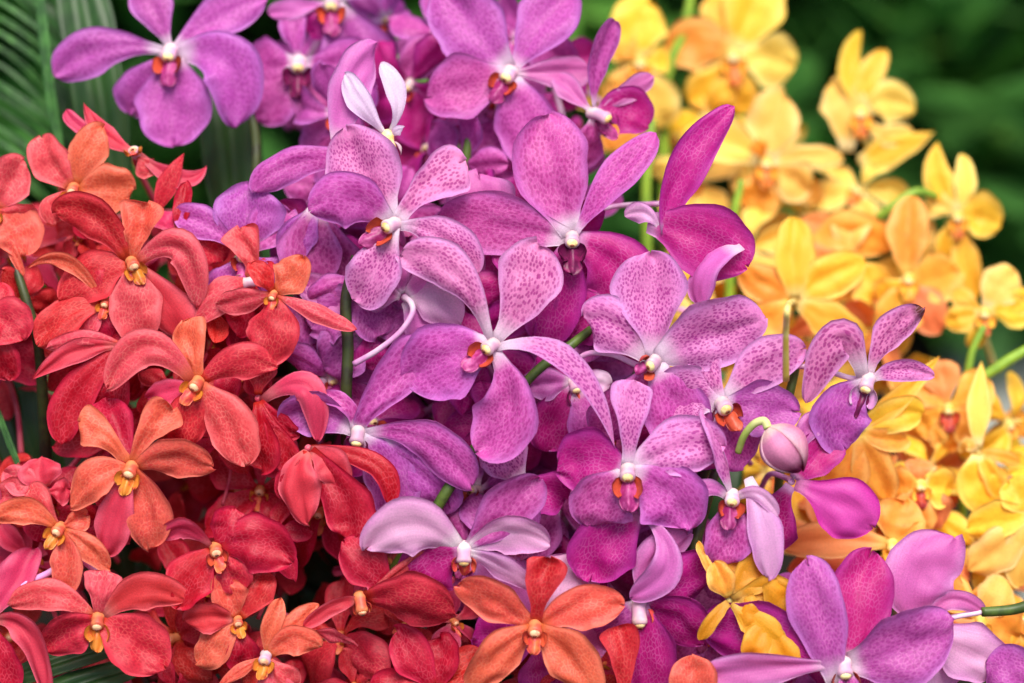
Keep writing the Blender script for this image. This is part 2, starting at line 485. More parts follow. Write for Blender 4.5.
def tube_data(pts, rad, seg=10, cap=True):
    """round tube through points; rad is a number or one per point"""
    n = len(pts)
    if not hasattr(rad, '__len__'):
        rad = [rad] * n
    vs, fs = [], []
    ref = None
    for i, p in enumerate(pts):
        tan = (pts[min(i + 1, n - 1)] - pts[max(i - 1, 0)])
        tan.normalize()
        if ref is None:
            ref = tan.orthogonal().normalized()
        ref = (ref - tan * ref.dot(tan)).normalized()
        bi = tan.cross(ref)
        for k in range(seg):
            a = 2 * math.pi * k / seg
            vs.append(p + (ref * math.cos(a) + bi * math.sin(a)) * rad[i])
    for i in range(n - 1):
        for k in range(seg):
            k2 = (k + 1) % seg
            fs.append((i * seg + k, i * seg + k2, (i + 1) * seg + k2, (i + 1) * seg + k))
    if cap:
        fs.append(tuple(range(seg))[::-1])
        fs.append(tuple((n - 1) * seg + k for k in range(seg)))
    return vs, fs


def curve(pts, n=12):
    """Catmull-Rom through points"""
    out = []
    P_ = [pts[0] * 2 - pts[1]] + list(pts) + [pts[-1] * 2 - pts[-2]]
    segs = len(pts) - 1
    for s in range(segs):
        p0, p1, p2, p3 = P_[s:s + 4]
        for i in range(n):
            t = i / n
            out.append(0.5 * ((p1 * 2) + (p2 - p0) * t + (p0 * 2 - p1 * 5 + p2 * 4 - p3) * t * t + (p1 * 3 - p0 - p2 * 3 + p3) * t ** 3))
    out.append(pts[-1].copy())
    return out


def tube(name, pts, rad, mat, parent=None, seg=10, n=8):
    pp = curve(pts, n) if len(pts) > 1 else pts
    if hasattr(rad, '__len__'):
        m = len(pp)
        rr = []
        for i in range(m):
            x = i / (m - 1) * (len(rad) - 1)
            a = min(int(x), len(rad) - 2)
            rr.append(rad[a] + (rad[a + 1] - rad[a]) * (x - a))
        rad = rr
    v, f = tube_data(pp, rad, seg)
    return mesh_obj(name, build_mesh(name, v, f, [mat]), parent)


def blob(name, rings, mat, parent, fr, seg=12):
    """lathe-like body: rings of (y, z, rx, rz) in a local frame fr = (origin, X, Y, Z, scale)"""
    o, X, Y, Z, s = fr
    vs, fs = [], []
    for (y, z, rx, rz) in rings:
        for k in range(seg):
            a = 2 * math.pi * k / seg
            vs.append(o + (X * (rx * math.cos(a)) + Y * (y + rz * math.sin(a) * 0.9) + Z * (z + rz * 0.35 * math.sin(a))) * s)
    for i in range(len(rings) - 1):
        for k in range(seg):
            k2 = (k + 1) % seg
            fs.append((i * seg + k, i * seg + k2, (i + 1) * seg + k2, (i + 1) * seg + k))
    fs.append(tuple(range(seg))[::-1])
    n = len(rings) - 1
    fs.append(tuple(n * seg + k for k in range(seg)))
    return mesh_obj(name, build_mesh(name, vs, fs, [mat]), parent)


KIND = {   # column, cap, side lobe, mid lobe, stalk
    'P': ('col_w', 'cap_w', 'lip_o', 'lip_p', 'ped_p'),
    'R': ('col_c', 'cap_r', 'lip_y', 'lip_r', 'ped_r'),
    'Y': ('col_y', 'cap_w', 'lip_a', 'lip_y', 'ped_y'),
}


def flower_centre(root, X, Y, Z, s, kind, lip_mat=None, side_mat=None, col_mat=None, col_len=12, lip_scale=1.0):
    """column with its anther cap and three lobed lip; local axes: Y away from the lip, Z out of the flower"""
    cm, cap, side, mid, _ = KIND[kind]
    cm = col_mat or cm
    side = side_mat or side
    mid = lip_mat or mid
    O = Vector((0, 0, 0))
    fr = (O, X, Y, Z, s)
    L = col_len
    c = blob('column', [(3, -9, 4, 4), (2.4, -5, 7.4, 6.6), (1.5, 0, 7.8, 6.8), (0, L * .3, 7.0, 6.4), (-2, L * .55, 6.8, 6.4), (-4, L * .78, 7.8, 7), (-5.4, L * .93, 7.6, 6.6), (-6, L * 1.0, 5.4, 4.6)], cm, root, fr, 14)
    cy, cz = -6.6, L * 1.0
    blob('anther_cap', [(cy + 1.4, cz - 3, 5.6, 5), (cy + .8, cz - .4, 5.8, 5), (cy, cz + 1.6, 4.6, 4), (cy - .3, cz + 2.6, 2.4, 2)], cap, c, fr)
    blob('stigma', [(cy - 1.6, cz + 0.5, 2.6, 1.7), (cy - 1.8, cz + 2.7, 2.3, 1.5), (cy - 1.9, cz + 3.2, 1.2, .8)], 'cap_d', c, fr)
    q = lip_scale

    def V(x, y, z):
        return (X * x + Y * y + Z * z) * s
    lp = mesh_obj('lip', sheet('lip', V(0, -6, 3), V(0, -17 * q, 10), V(0, -33 * q, 12 + 6 * q), 19 * q * s, (Z + Y * 0.5).normalized(), [mid, mid],
                               k='strap', cup=-0.8, fold=-0.3, ripple=0.05, th=3.2 * s, pxs=s, nu=8, nv=12, crump=0.2), root)
    for sg in (-1, 1):
        mesh_obj('side_lobe', sheet('side_lobe', V(4 * sg, -6, 3), V(11 * sg, -13 * q, 9), V(9 * sg, -21 * q, 17), 18 * q * s, (Z * 0.8 + X * (-0.9 * sg)).normalized(), [side, side],
                                    k='broad', cup=0.6, fold=0, ripple=0.03, th=1.8 * s, pxs=s, nu=8, nv=10), lp)


def p(tx, ty, w, z=-6.0, m=None, b=7.0, r=0.0, tw=0.0, c=None, k='spoon', q=None, bs=None, rp=0.05, f=0.12):
    """one petal: tip in the picture, width (px); z tip depth, b bulge of its middle towards us, m middle (x, y) if it bends,
    r roll, tw twist, c cup, k shape, q (front, back) pigments, bs own base"""
    return dict(tx=tx, ty=ty, w=w, z=z, m=m, b=b, r=r, tw=tw, c=c, k=k, q=q, bs=bs, rp=rp, f=f)


HEROES = []


def flower(label, kind, x, y, z, mats, petals, short, lip=(0, 1), nrm=(0, 0, 1), ped=None, cs=1.0, centre=True,
           lip_mat=None, side_mat=None, col_mat=None, col_len=12, lip_scale=1.0, cat='orchid', group=None, mirror=1):
    o3 = P(x, y, z)
    root = empty('orchid_flower', o3)
    tag(root, label, cat, group)
    d = FOC - z * S
    s = d / FPX
    front, back = mats
    N = (RT * nrm[0] - UP * nrm[1] - FWD * nrm[2]).normalized()
    lipd = RT * lip[0] - UP * lip[1]
    for i, a in enumerate(petals):
        nm = 'petal' if i in (1, 2) else 'sepal'
        bx, by = (a['bs'][0], a['bs'][1]) if a['bs'] else (x, y)
        bz = z + (a['bs'][2] if a['bs'] and len(a['bs']) > 2 else 0)
        tx, ty = a['tx'], a['ty']
        if not a['bs']:
            ln = math.hypot(tx - x, ty - y) or 1
            bx, by = x + (tx - x) / ln * 4, y + (ty - y) / ln * 4
        mx, my = a['m'] if a['m'] else ((bx + tx) / 2, (by + ty) / 2)
        tz = z + a['z']
        mz = (bz + tz) / 2 + a['b']
        q = a['q'] or (front, back)
        cup = a['c'] if a['c'] is not None else rng.uniform(-0.25, 0.45)
        red = kind == 'R'
        roll = a['r'] + (rng.uniform(-20, 20) if red else rng.uniform(-5, 5))
        cup += rng.uniform(-.35, .35) if red else 0
        nn = (N * 0.5 - FWD * 0.5).normalized() if nrm[2] > 0 else -FWD
        me = sheet(nm, P(bx, by, bz) - o3, P(mx, my, mz) - o3, P(tx, ty, tz) - o3, a['w'] * s * (0.95 if red else 1), nn, list(q), k=a['k'],
                   roll=roll, crump=0.13 if red else 0.095, tw=a['tw'], cup=cup, fold=a['f'], ripple=a['rp'], th=2.1 * s, pxs=s)
        mesh_obj(nm, me, root)
    if centre:
        Y = -(lipd - N * lipd.dot(N)).normalized()
        X = Y.cross(N)
        flower_centre(root, X, Y, N, s * cs * {'R': 0.82, 'P': 0.9, 'Y': .9}[kind], kind, lip_mat, side_mat, col_mat, col_len, lip_scale * (0.85 if kind == 'R' else 1.0))
    if ped is None:
        ped = [(x + lip[0] * 2, y + lip[1] * 3, z - 24), (x + rng.uniform(-12, 12), y + 12, z - 70), (x + rng.uniform(-30, 30), y + 60, z - 130)]
    pts = [o3 - N * 2 * s] + [P(*a) for a in ped]
    tube('pedicel', [v - o3 for v in pts], [3.6 * s, 3.0 * s, 2.8 * s, 3.2 * s], KIND[kind][4], root)
    HEROES.append((x, y, short, kind))
    return root

# ---------------------------------------------------------------- the flowers that can be told apart
PL, PM, PD, PV = ('pl', 'pb'), ('pm', 'pb'), ('pd', 'pm'), ('pv', 'pb')
BK, BW = ('pb', 'pm'), ('pw', 'pm')
RC, RP, RS, RR, RB, RK = ('rc', 'rb'), ('rp', 'rk'), ('rs', 'rb'), ('rr', 'rk'), ('rb', 'rs'), ('rk', 'rr')
YL, YC, YA, YS, YB = ('yl', 'yb'), ('yc', 'yl'), ('ya', 'yb'), ('ys', 'ya'), ('yb', 'yl')


def zp(y): return -(250 - y) * 0.75 if y < 250 else 0
def zr(y): return -(330 - y) * 0.4 - 8 if y < 330 else -8
def zy(y): return -80 - (600 - y) * 0.62


# ---- purple and lilac
flower('purple orchid at the top left with a drooping right petal, against green leaves', 'P', 171, 51, zp(51), PV, [
    p(142, -26, 46, z=-10), p(54, 76, 50, m=(105, 48), k='spoon', z=-4), p(268, -2, 46, m=(212, 20), z=-14),
    p(236, 128, 62, m=(228, 62), z=6, b=16, tw=-30, k='broad'), p(175, 146, 80, z=-2, b=4, k='broad'), p(132, 118, 56, z=-16, k='spoon', m=(146, 84))],
    'the purple orchid at the top left', nrm=(-.15, .1, 1), side_mat='lip_o', lip_mat='lip_p', cs=1.15, col_len=12)
flower('blurred purple orchid with a dark wine lip, right of the top left orchid', 'P', 299, 63, zp(63) - 45, PM, [
    p(291, 8, 30), p(243, 70, 58, k='broad'), p(372, 62, 56), p(330, 128, 56, k='broad'), p(258, 122, 56, k='broad')],
    'the blurred orchid with a wine lip', lip_mat='lip_d', side_mat='lip_d', cs=1.2)
flower('purple orchid cut off by the top edge with a hanging broad lower petal', 'P', 332, 2, zp(2) - 10, PV, [
    p(330, -60, 50), p(268, 14, 24, z=8, q=BK), p(408, -40, 50), p(376, 100, 74, k='broad', z=-6), p(312, 34, 34, q=PD)],
    'the orchid cut by the top edge', side_mat='lip_o', cs=1.2)
flower('large lilac orchid at the top middle with a round left petal and red lip', 'P', 510, 73, zp(73) + 20, PL, [
    p(436, -14, 76, k='broad', z=-14, q=PV), p(566, -10, 62, z=-10, q=PV), p(424, 98, 68, k='broad', z=2, q=PM), p(590, 70, 36, z=-12, q=BK), p(536, 165, 66, k='broad', z=-4, q=PM)],
    'the large lilac orchid at the top', nrm=(-.1, .05, 1), lip=(-.5, .9), cs=1.15, side_mat='lip_o', lip_mat='lip_p', col_len=12)
flower('purple orchid seen from the side with an upright narrow petal, before yellow flowers', 'P', 594, 114, zp(114) + 2, PM, [
    p(614, 20, 36, m=(597, 62), z=4, r=28), p(654, 76, 24, z=-8, q=BK), p(650, 128, 52, k='broad', m=(626, 108), z=-10, q=PD), p(556, 74, 26, z=-16, q=BK), p(580, 165, 40, z=-24)],
    'the side-on orchid before the yellow ones', lip=(.7, .7), nrm=(.6, .1, .8), col_len=21, side_mat='lip_p')
flower('purple orchid with a nearly black hanging lip and broad raised petals', 'P', 572, 238, zp(238) - 8, PM, [
    p(550, 114, 78, m=(552, 172), k='broad', z=-12, c=.25), p(434, 222, 66, m=(500, 226), z=-10, k='broad'), p(656, 132, 40, m=(608, 186), z=4, r=-22),
    p(626, 338, 74, k='broad', m=(618, 272), z=-20, q=PD), p(545, 346, 64, z=-24, k='broad', q=PD)],
    'the orchid with the nearly black lip', lip_mat='lip_d', side_mat='lip_d', cs=1.1, lip_scale=1.15)
flower('magenta orchid turned away, one petal standing like a blade beside yellow flowers', 'P', 664, 232, zp(232) + 0, PD, [
    p(735, 106, 44, m=(684, 168), z=2, r=16, k='broad', bs=(666, 234)), p(748, 268, 78, m=(706, 240), z=0, k='broad', bs=(648, 222)), p(696, 305, 40, m=(706, 268), z=16, r=50, q=BK, bs=(738, 244), k='strap'), p(625, 216, 22, m=(646, 214), q=BW, z=-6)],
    'the magenta bladed orchid', centre=False)
flower('spotted lilac orchid left of the middle with an orange throat', 'P', 394, 224, 6, PL, [
    p(346, 128, 78, m=(364, 176), k='broad', z=-8, c=-.2), p(466, 160, 56, m=(424, 188), z=-8, k='flare'), p(310, 212, 62, m=(350, 200), z=10, b=14, k='broad', q=PM, c=-.5),
    p(476, 276, 48, m=(440, 236), z=0, b=10), p(352, 300, 58, m=(374, 272), z=2, k='broad', c=.5)],
    'the spotted lilac orchid left of the middle', lip=(-.8, .55), nrm=(-.3, .05, 1), cs=1.1, lip_scale=1.1)
flower('spotted lilac orchid in the very middle with a long drooping right petal', 'P', 493, 345, 22, PL, [
    p(538, 242, 68, m=(526, 292), z=-4, k='spoon', c=-.15), p(398, 256, 50, m=(456, 276), z=2, b=14, c=-.5), p(616, 448, 33, m=(568, 362), z=8, b=16, r=-38, k='point'),
    p(400, 380, 82, m=(446, 358), z=-14, k='broad', q=PM), p(477, 452, 70, m=(508, 404), z=-6, k='spoon', c=.3, q=PM)],
    'the spotted lilac orchid in the middle', lip=(-.7, .65), nrm=(-.25, .05, 1), cs=1.1, lip_scale=1.1)
flower('spotted lilac orchid with a tall rounded top petal, right of the middle one', 'P', 654, 361, 10, PL, [
    p(650, 252, 76, z=-4, k='spoon', c=.2), p(582, 318, 58, m=(612, 326), z=-4, k='broad', c=-.2), p(768, 318, 74, m=(708, 338), z=-2, k='broad', c=.1),
    p(600, 440, 56, z=-26, q=PM), p(690, 450, 70, m=(676, 410), z=-18, k='broad', q=PM)],
    'the tall-topped lilac orchid', lip=(-.9, .3), nrm=(.1, .3, 1), ped=[(640, 366, -8), (610, 354, -6), (580, 358, -20), (560, 400, -60)], lip_scale=.7, lip_mat='lip_p', cs=1.1)
flower('lilac orchid with a square-topped petal and peach cup, lower middle', 'P', 628, 470, 26, PL, [
    p(634, 380, 46, z=4, k='flare', c=.35), p(557, 472, 70, m=(590, 462), z=-16, k='broad', q=PD), p(724, 446, 60, m=(678, 448), z=-2, k='broad', c=-.2),
    p(588, 528, 66, m=(602, 500), z=-6, k='broad', q=PM), p(688, 530, 74, m=(668, 496), z=-4, k='broad', q=PM)],
    'the square-topped lilac orchid', lip=(.05, 1), nrm=(-.1, .1, 1), cs=1.15, lip_scale=1.15)
flower('deep purple orchid below the peach-cupped one with a drooping pale petal', 'P', 640, 505, 6, PM, [
    p(590, 582, 70, m=(606, 546), z=-8, k='broad', q=PD), p(630, 598, 36, m=(668, 560), z=10, b=18, q=BK, k='spoon'), p(702, 520, 50, z=-10, k='broad')],
    'the drooping pale-petalled orchid', centre=False)
flower('lilac orchid with a red cup beside the hanging pink bud', 'P', 722, 404, 8, PL, [
    p(698, 340, 44, z=-4, k='flare', q=PL), p(806, 348, 50, m=(764, 366), z=-4, k='broad', c=-.2), p(654, 416, 70, m=(690, 398), z=-10, k='broad', q=PL),
    p(798, 412, 58, m=(758, 406), z=-8, k='broad', q=PV), p(745, 470, 60, z=-14, k='broad', q=PM)],
    'the red-cupped lilac orchid', lip=(.45, .8), cs=1.2, lip_mat='lip_o', lip_scale=.85)
flower('narrow-petalled orchid below the pink bud with white folded petals', 'P', 732, 496, 20, PL, [
    p(702, 408, 30, m=(720, 456), z=10, r=52, k='point'), p(768, 578, 36, m=(764, 530), z=10, b=14, q=BW, k='broad', bs=(748, 478)), p(778, 516, 15, m=(758, 494), z=16, q=BW, k='strap'),
    p(688, 500, 18, m=(706, 488), z=0, q=BK, k='strap'), p(722, 566, 52, m=(728, 536), z=0, k='broad', q=PM)],
    'the narrow white-petalled orchid', lip=(-.15, 1), cs=1.1, lip_mat='lip_p', col_len=12)
flower('lilac orchid in front of amber flowers, its upper petal tipped with brown', 'P', 868, 380, -4, PL, [
    p(924, 308, 36, m=(886, 338), z=-4, b=6, r=20, k='spoon', q=('pt', 'pb')), p(806, 404, 42, m=(840, 338), z=4, b=16, k='broad', c=-.2), p(934, 376, 24, m=(900, 370), z=-2, k='broad', c=.3),
    p(846, 452, 62, m=(842, 412), z=-10, k='broad', q=PV)],
    'the brown-tipped lilac orchid', lip=(-.3, 1), nrm=(-.2, .4, .9), lip_mat='lip_d', side_mat='ped_p', cs=1.1, lip_scale=1.1, ped=[(850, 378, -16), (818, 368, -24), (790, 366, -24)])
flower('magenta orchid with one large smooth petal spread over amber flowers', 'P', 792, 482, -14, PV, [
    p(874, 528, 64, m=(836, 502), z=4, k='spoon', q=('ps', 'pb'), f=.05), p(840, 432, 44, m=(816, 456), z=-8, k='broad', q=PD), p(768, 560, 60, m=(774, 520), z=-16, q=PD), p(826, 424, 26, m=(806, 432), z=-2, q=BK)],
    'the smooth magenta-petalled orchid', centre=False, ped=[(786, 478, -40), (770, 474, -60), (760, 490, -110)])
flower('large purple orchid at the bottom right with tall netted petals', 'P', 844, 664, 36, PM, [
    p(872, 550, 72, m=(858, 606), z=-12, k='broad', q=PD), p(806, 558, 58, m=(820, 612), z=8, k='broad', q=PV, bs=(838, 690)), p(956, 620, 82, m=(900, 652), z=6, k='broad', q=PV),
    p(700, 676, 40, m=(770, 668), z=8, q=BK), p(700, 630, 76, m=(764, 640), z=-36, k='broad', q=PD), p(860, 740, 60, z=0)],
    'the large orchid at the bottom right', lip=(.1, 1), nrm=(0, .5, .9), cs=1.15)
flower('pale lilac orchid turned away behind the large bottom right orchid', 'P', 922, 628, -10, BW, [
    p(956, 536, 76, m=(918, 580), z=6, k='broad', q=BK), p(1004, 668, 60, m=(966, 652), z=4, k='broad', q=BW), p(984, 612, 20, m=(950, 600), z=-4, k='strap', q=BK), p(940, 690, 60, q=BW, z=-10)],
    'the pale turned-away orchid', nrm=(0, 0, -1), centre=False, ped=[(950, 618, -10), (984, 612, -14), (1024, 608, -20)])
flower('purple orchid cut by the bottom right corner', 'P', 1040, 690, 14, PV, [
    p(984, 664, 66, k='broad'), p(1050, 640, 50), p(1080, 700, 50), p(1020, 740, 50), p(1060, 750, 50)], 'the corner orchid')
flower('magenta orchid hanging sideways, long petals either side of a white column', 'P', 358, 432, -6, PM, [
    p(432, 342, 52, m=(376, 400), z=6, k='flare', c=.2, q=PM), p(320, 396, 18, m=(346, 404), z=4, k='strap', r=30), p(472, 488, 50, m=(426, 440), z=6, b=14, k='spoon', c=-.2),
    p(282, 418, 50, m=(318, 414), z=-12, k='broad', q=PV), p(396, 524, 58, m=(388, 474), z=-18, k='broad', q=PV), p(440, 514, 54, m=(426, 478), z=-22, k='broad', q=PV)],
    'the sideways magenta orchid', lip=(-.2, 1), nrm=(0, .6, .8), side_mat='lip_d', lip_mat='lip_d', col_len=12, cs=1.1, lip_scale=.7)
flower('purple orchid facing down with a pale hooded petal above the crimson flowers', 'P', 464, 550, 22, PM, [
    p(540, 478, 58, m=(498, 520), z=0, k='spoon', q=('pm', 'pd'), c=.2), p(367, 548, 60, m=(414, 528), z=6, b=16, k='broad', q=BW, c=-.3, r=18), p(550, 545, 44, m=(506, 532), z=-6, k='broad', q=BW),
    p(548, 596, 30, m=(505, 568), z=-4, q=BW, k='point'), p(410, 590, 66, m=(430, 566), z=-16, k='broad', q=PD)],
    'the hooded purple orchid', lip=(0, 1), nrm=(0, .8, .6), col_len=12, cs=1.1, side_mat='lip_r', lip_mat='lip_r', lip_scale=.7, ped=[(458, 540, 4), (440, 526, 2), (425, 524, -20)])
flower('dark magenta orchid facing away at the bottom, right of the scarlet bottom flower', 'P', 640, 602, 4, PM, [
    p(688, 532, 42, m=(654, 560), z=0, k='broad', q=BK), p(718, 566, 66, m=(676, 586), z=-14, k='broad', q=PD), p(704, 646, 60, m=(676, 620), z=-14, k='broad', q=PD),
    p(648, 700, 66, m=(646, 650), z=-12, k='broad', q=PD), p(596, 640, 50, z=-20, k='broad', q=PV)],
    'the dark magenta bottom orchid', lip=(.2, 1), nrm=(-.2, .9, .5), col_len=21, col_mat='col_w', lip_mat='lip_p', side_mat='lip_r', lip_scale=.6, cs=1.2)
flower('pale lilac orchid behind the scarlet flower at the bottom middle', 'P', 545, 632, -16, BW, [
    p(572, 552, 76, m=(562, 590), k='broad', z=0, q=BW), p(486, 556, 60, m=(510, 590), k='broad', q=BK), p(606, 650, 50, q=BK), p(470, 640, 70, q=PD, k='broad'), p(550, 700, 60, q=PD)],
    'the pale orchid behind the bottom scarlet one', centre=False)
flower('slender whitish orchid standing up behind the left spotted lilac one', 'P', 388, 138, -30, BW, [
    p(345, 74, 27, m=(364, 106), z=6, k='spoon', q=('pz', 'pz')), p(381, 62, 22, m=(398, 100), z=4, r=25, k='spoon', q=('pz', 'pz')), p(378, 42, 46, m=(350, 86), z=-14, q=BK, k='broad', bs=(338, 150)), p(404, 126, 12, z=-4, q=('pz', 'pz'), k='point')],
    'the slender whitish orchid', lip=(.2, 1), nrm=(0, .9, .4), lip_mat='col_w', side_mat='col_w', cs=1.0, lip_scale=.6, col_mat='cap_w')
flower('violet orchid with a round spotted petal beside the coral flowers', 'P', 243, 254, -40, PV, [
    p(250, 186, 74, m=(248, 216), z=0, k='broad'), p(174, 214, 36, m=(208, 226), k='spoon', z=0), p(292, 210, 50, m=(272, 226), z=-12, k='broad', q=PM), p(218, 300, 50), p(288, 290, 52, z=-10)],
    'the violet orchid beside the coral ones', cs=.9)
flower('purple orchid hidden but for an arching petal and hanging magenta petals', 'P', 318, 205, -36, PM, [
    p(254, 192, 36, m=(292, 164), z=8, b=10, c=-.5, k='strap', q=PM, bs=(348, 158), rp=.12), p(322, 290, 66, m=(312, 250), k='broad', q=PM), p(286, 262, 40, m=(300, 236), q=PV, k='broad'), p(360, 300, 40, z=-20)],
    'the arching-petalled orchid', centre=False)
flower('rounded pale magenta orchid petals behind the two middle spotted flowers', 'P', 488, 238, -44, PM, [
    p(478, 172, 72, m=(484, 204), k='broad', q=BK), p(440, 290, 50, k='broad'), p(520, 290, 56, q=PD, k='broad'), p(430, 225, 50, k='broad')],
    'the rounded pale magenta orchid', centre=False)
flower('dark magenta orchid in shade between the middle and the peach-cupped flowers', 'P', 574, 382, -26, PD, [
    p(530, 386, 36, m=(548, 384), z=8, q=BK, k='broad'), p(548, 452, 54, m=(556, 420), z=-10, k='broad', q=PD), p(594, 456, 46, m=(590, 424), z=-4, k='broad', q=PM), p(612, 384, 30, z=8, q=('ped_p', 'ped_p'), k='broad'), p(538, 350, 40, q=PD)],
    'the dark shaded orchid', lip=(.3, .9), nrm=(.1, .5, .9), lip_mat='lip_r', side_mat='lip_d', cs=.9)
flower('netted pale purple orchid tucked under the middle flower', 'P', 522, 484, -18, PM, [
    p(486, 438, 52, m=(504, 458), z=4, k='broad', q=PL), p(506, 540, 54, m=(516, 514), z=0, k='broad', q=PM), p(520, 560, 44, m=(520, 532), z=6, q=PL, k='broad'), p(570, 500, 48, q=PD, k='broad')],
    'the netted pale orchid', centre=False)
flower('magenta orchid leaning behind the tall-topped lilac flower', 'P', 610, 300, -34, PD, [
    p(566, 262, 40), p(560, 330, 66, k='broad', q=PD), p(640, 350, 60, k='broad'), p(655, 285, 50, k='broad'), p(520, 310, 50, q=PM)],
    'the magenta leaning orchid', centre=False)
flower('lilac orchid petals hanging behind the twiggy stem at the left of the middle', 'P', 368, 330, -34, PV, [
    p(312, 330, 62, m=(336, 316), k='broad', q=PV), p(300, 280, 40, k='broad', q=BK), p(400, 310, 70, k='broad', q=PM), p(322, 372, 60, q=PV, k='broad'), p(372, 372, 50, q=PD)],
    'the lilac orchid behind the stem', centre=False)

flower('pale lilac orchid turned away with a thick pink stalk, left under the middle flower', 'P', 404, 297, -6, BW, [
    p(462, 326, 44, m=(434, 302), z=-2, k='broad', q=BW), p(452, 280, 40, m=(428, 284), z=-8, k='broad', q=BK), p(440, 345, 44, m=(424, 324), z=-14, k='broad', q=BK), p(392, 262, 40, z=-10, q=BK), p(370, 290, 40, z=-14, q=BK)],
    'the thick-stalked pale orchid', centre=False, nrm=(0, 0, -1), ped=[(411, 303, 6), (412, 314, 9), (400, 332, 9), (378, 350, 5), (354, 364, -4)])

# ---- coral, red and crimson
flower('coral pink orchid at the upper left with a golden striped lip', 'R', 74, 188, zr(188), RP, [
    p(104, 126, 42, m=(86, 152), z=4, k='broad', q=RC), p(38, 134, 46, m=(52, 162), k='broad', q=RP), p(134, 190, 56, m=(106, 188), k='broad', z=2, q=RC), p(56, 224, 30, m=(54, 204), q=RP, z=8), p(100, 236, 46, z=-14, q=RR)],
    'the golden-lipped coral orchid', cs=1.0, nrm=(-.1, 0, 1), col_mat='col_c', lip_mat='lip_y')
flower('coral orange orchid cut by the left edge, with a broad lower petal', 'R', -6, 210, zr(210), RC, [
    p(24, 160, 50, k='broad', q=RP), p(-50, 190, 50), p(36, 222, 36, q=RP), p(22, 256, 54, m=(16, 228), k='broad', z=6, q=RC), p(-40, 260, 50), p(24, 276, 12, q=RC, z=10)],
    'the left-edge coral orange orchid')
flower('rosy coral orchid seen side on at the top of the coral group, white column raised', 'R', 136, 154, zr(154), RP, [
    p(84, 103, 24, m=(104, 132), z=4, k='point', q=RK), p(66, 110, 16, m=(84, 130), q=RK, k='strap'), p(184, 154, 24, m=(168, 184), z=4, r=30, k='point', q=RS, bs=(156, 214)), p(206, 166, 26, m=(180, 178), q=RK, k='point'), p(150, 172, 26, q=RP)],
    'the raised white-column coral orchid', lip=(.2, 1), nrm=(-.2, -.7, .6), cs=.9, col_mat='col_w', side_mat='lip_y', lip_scale=.8)
flower('scarlet orchid with a flared upper petal and golden throat, in the coral group', 'R', 132, 262, zr(262) + 12, RS, [
    p(148, 203, 50, m=(138, 232), z=6, k='flare', q=RC), p(54, 214, 48, m=(94, 218), z=2, b=14, k='broad', c=-.3, q=RS), p(196, 308, 40, m=(180, 248), z=8, b=16, k='broad', c=-.4, q=RP),
    p(136, 344, 58, m=(134, 302), z=2, k='broad', q=RP), p(60, 300, 56, m=(94, 272), z=-4, k='broad', c=-.2, q=RS), p(184, 336, 46, m=(168, 308), z=-10, k='broad', q=RK)],
    'the flared scarlet orchid', lip=(.45, .9), nrm=(.1, .1, 1), cs=1.05, col_mat='col_c', side_mat='lip_y', lip_mat='lip_y')
flower('shaded red orchid with a small open mouth under the flared scarlet one', 'R', 106, 302, zr(302) - 6, RS, [
    p(28, 268, 20, m=(66, 262), z=4, k='point', q=RC), p(80, 262, 40), p(38, 346, 44, m=(64, 316), z=6, k='broad', q=RS), p(76, 350, 20, q=RP, k='point'), p(120, 346, 44, z=-12, q=RR)],
    'the small-mouthed red orchid', cs=.75, lip=(-.2, 1))
flower('red orchid side on with a white column, between coral and violet flowers', 'R', 178, 236, zr(236) + 2, RS, [
    p(224, 262, 46, m=(204, 244), k='broad', q=RS), p(158, 212, 26, q=RK), p(186, 182, 22, q=RR, k='broad'), p(196, 232, 20, q=RS, k='point')],
    'the side-on red orchid', lip=(.6, .7), nrm=(.2, -.5, .8), col_mat='col_w', cs=.85, side_mat='lip_y', lip_mat='lip_o')
flower('coral red orchid reaching over the purple ones with a thin right petal', 'R', 274, 294, zr(294) + 24, RP, [
    p(304, 258, 42, m=(290, 278), k='broad', z=2, q=RC), p(250, 262, 26, m=(264, 276), z=8, r=35, k='broad', q=RS), p(356, 330, 20, m=(316, 312), z=6, k='broad', q=RP, c=-.4), p(262, 362, 60, m=(272, 328), k='broad', z=-4, q=RS), p(214, 304, 30, m=(244, 300), k='broad', q=RP)],
    'the thin-petalled coral orchid', lip=(-.1, 1), cs=.7, nrm=(-.3, .2, 1), col_mat='col_c')
flower('pink coral orchid side on with white column, left of the thin-petalled coral one', 'R', 252, 282, zr(282) - 2, RP, [
    p(238, 226, 44, m=(250, 254), k='flare', z=4, q=RP), p(266, 262, 30, q=RS), p(196, 322, 38, m=(224, 292), z=8, b=12, c=-.4, k='broad', q=RP), p(238, 334, 36, z=-8, q=RR), p(290, 350, 30, q=RR)],
    'the pink side-on coral orchid', lip=(-1, .2), nrm=(-.7, .1, .6), col_mat='col_w', cs=.95, lip_scale=.6, side_mat='col_w')
flower('speckled red orchid left of centre with five open petals and pale column', 'R', 198, 382, 2, RS, [
    p(180, 320, 48, m=(192, 350), k='flare', z=-4, q=RC), p(108, 388, 42, m=(146, 346), z=6, b=14, k='broad', c=-.3, q=RP), p(278, 368, 42, m=(238, 362), z=2, b=10, k='broad', q=RS, c=-.2),
    p(246, 466, 56, m=(228, 424), k='broad', z=2, q=RP), p(178, 450, 48, m=(188, 416), k='broad', z=-10, q=RS), p(146, 398, 30, z=-16, m=(168, 392), q=RK, k='broad')],
    'the speckled red orchid', lip=(-.55, .8), cs=1.1, nrm=(0, .1, 1), side_mat='lip_y')
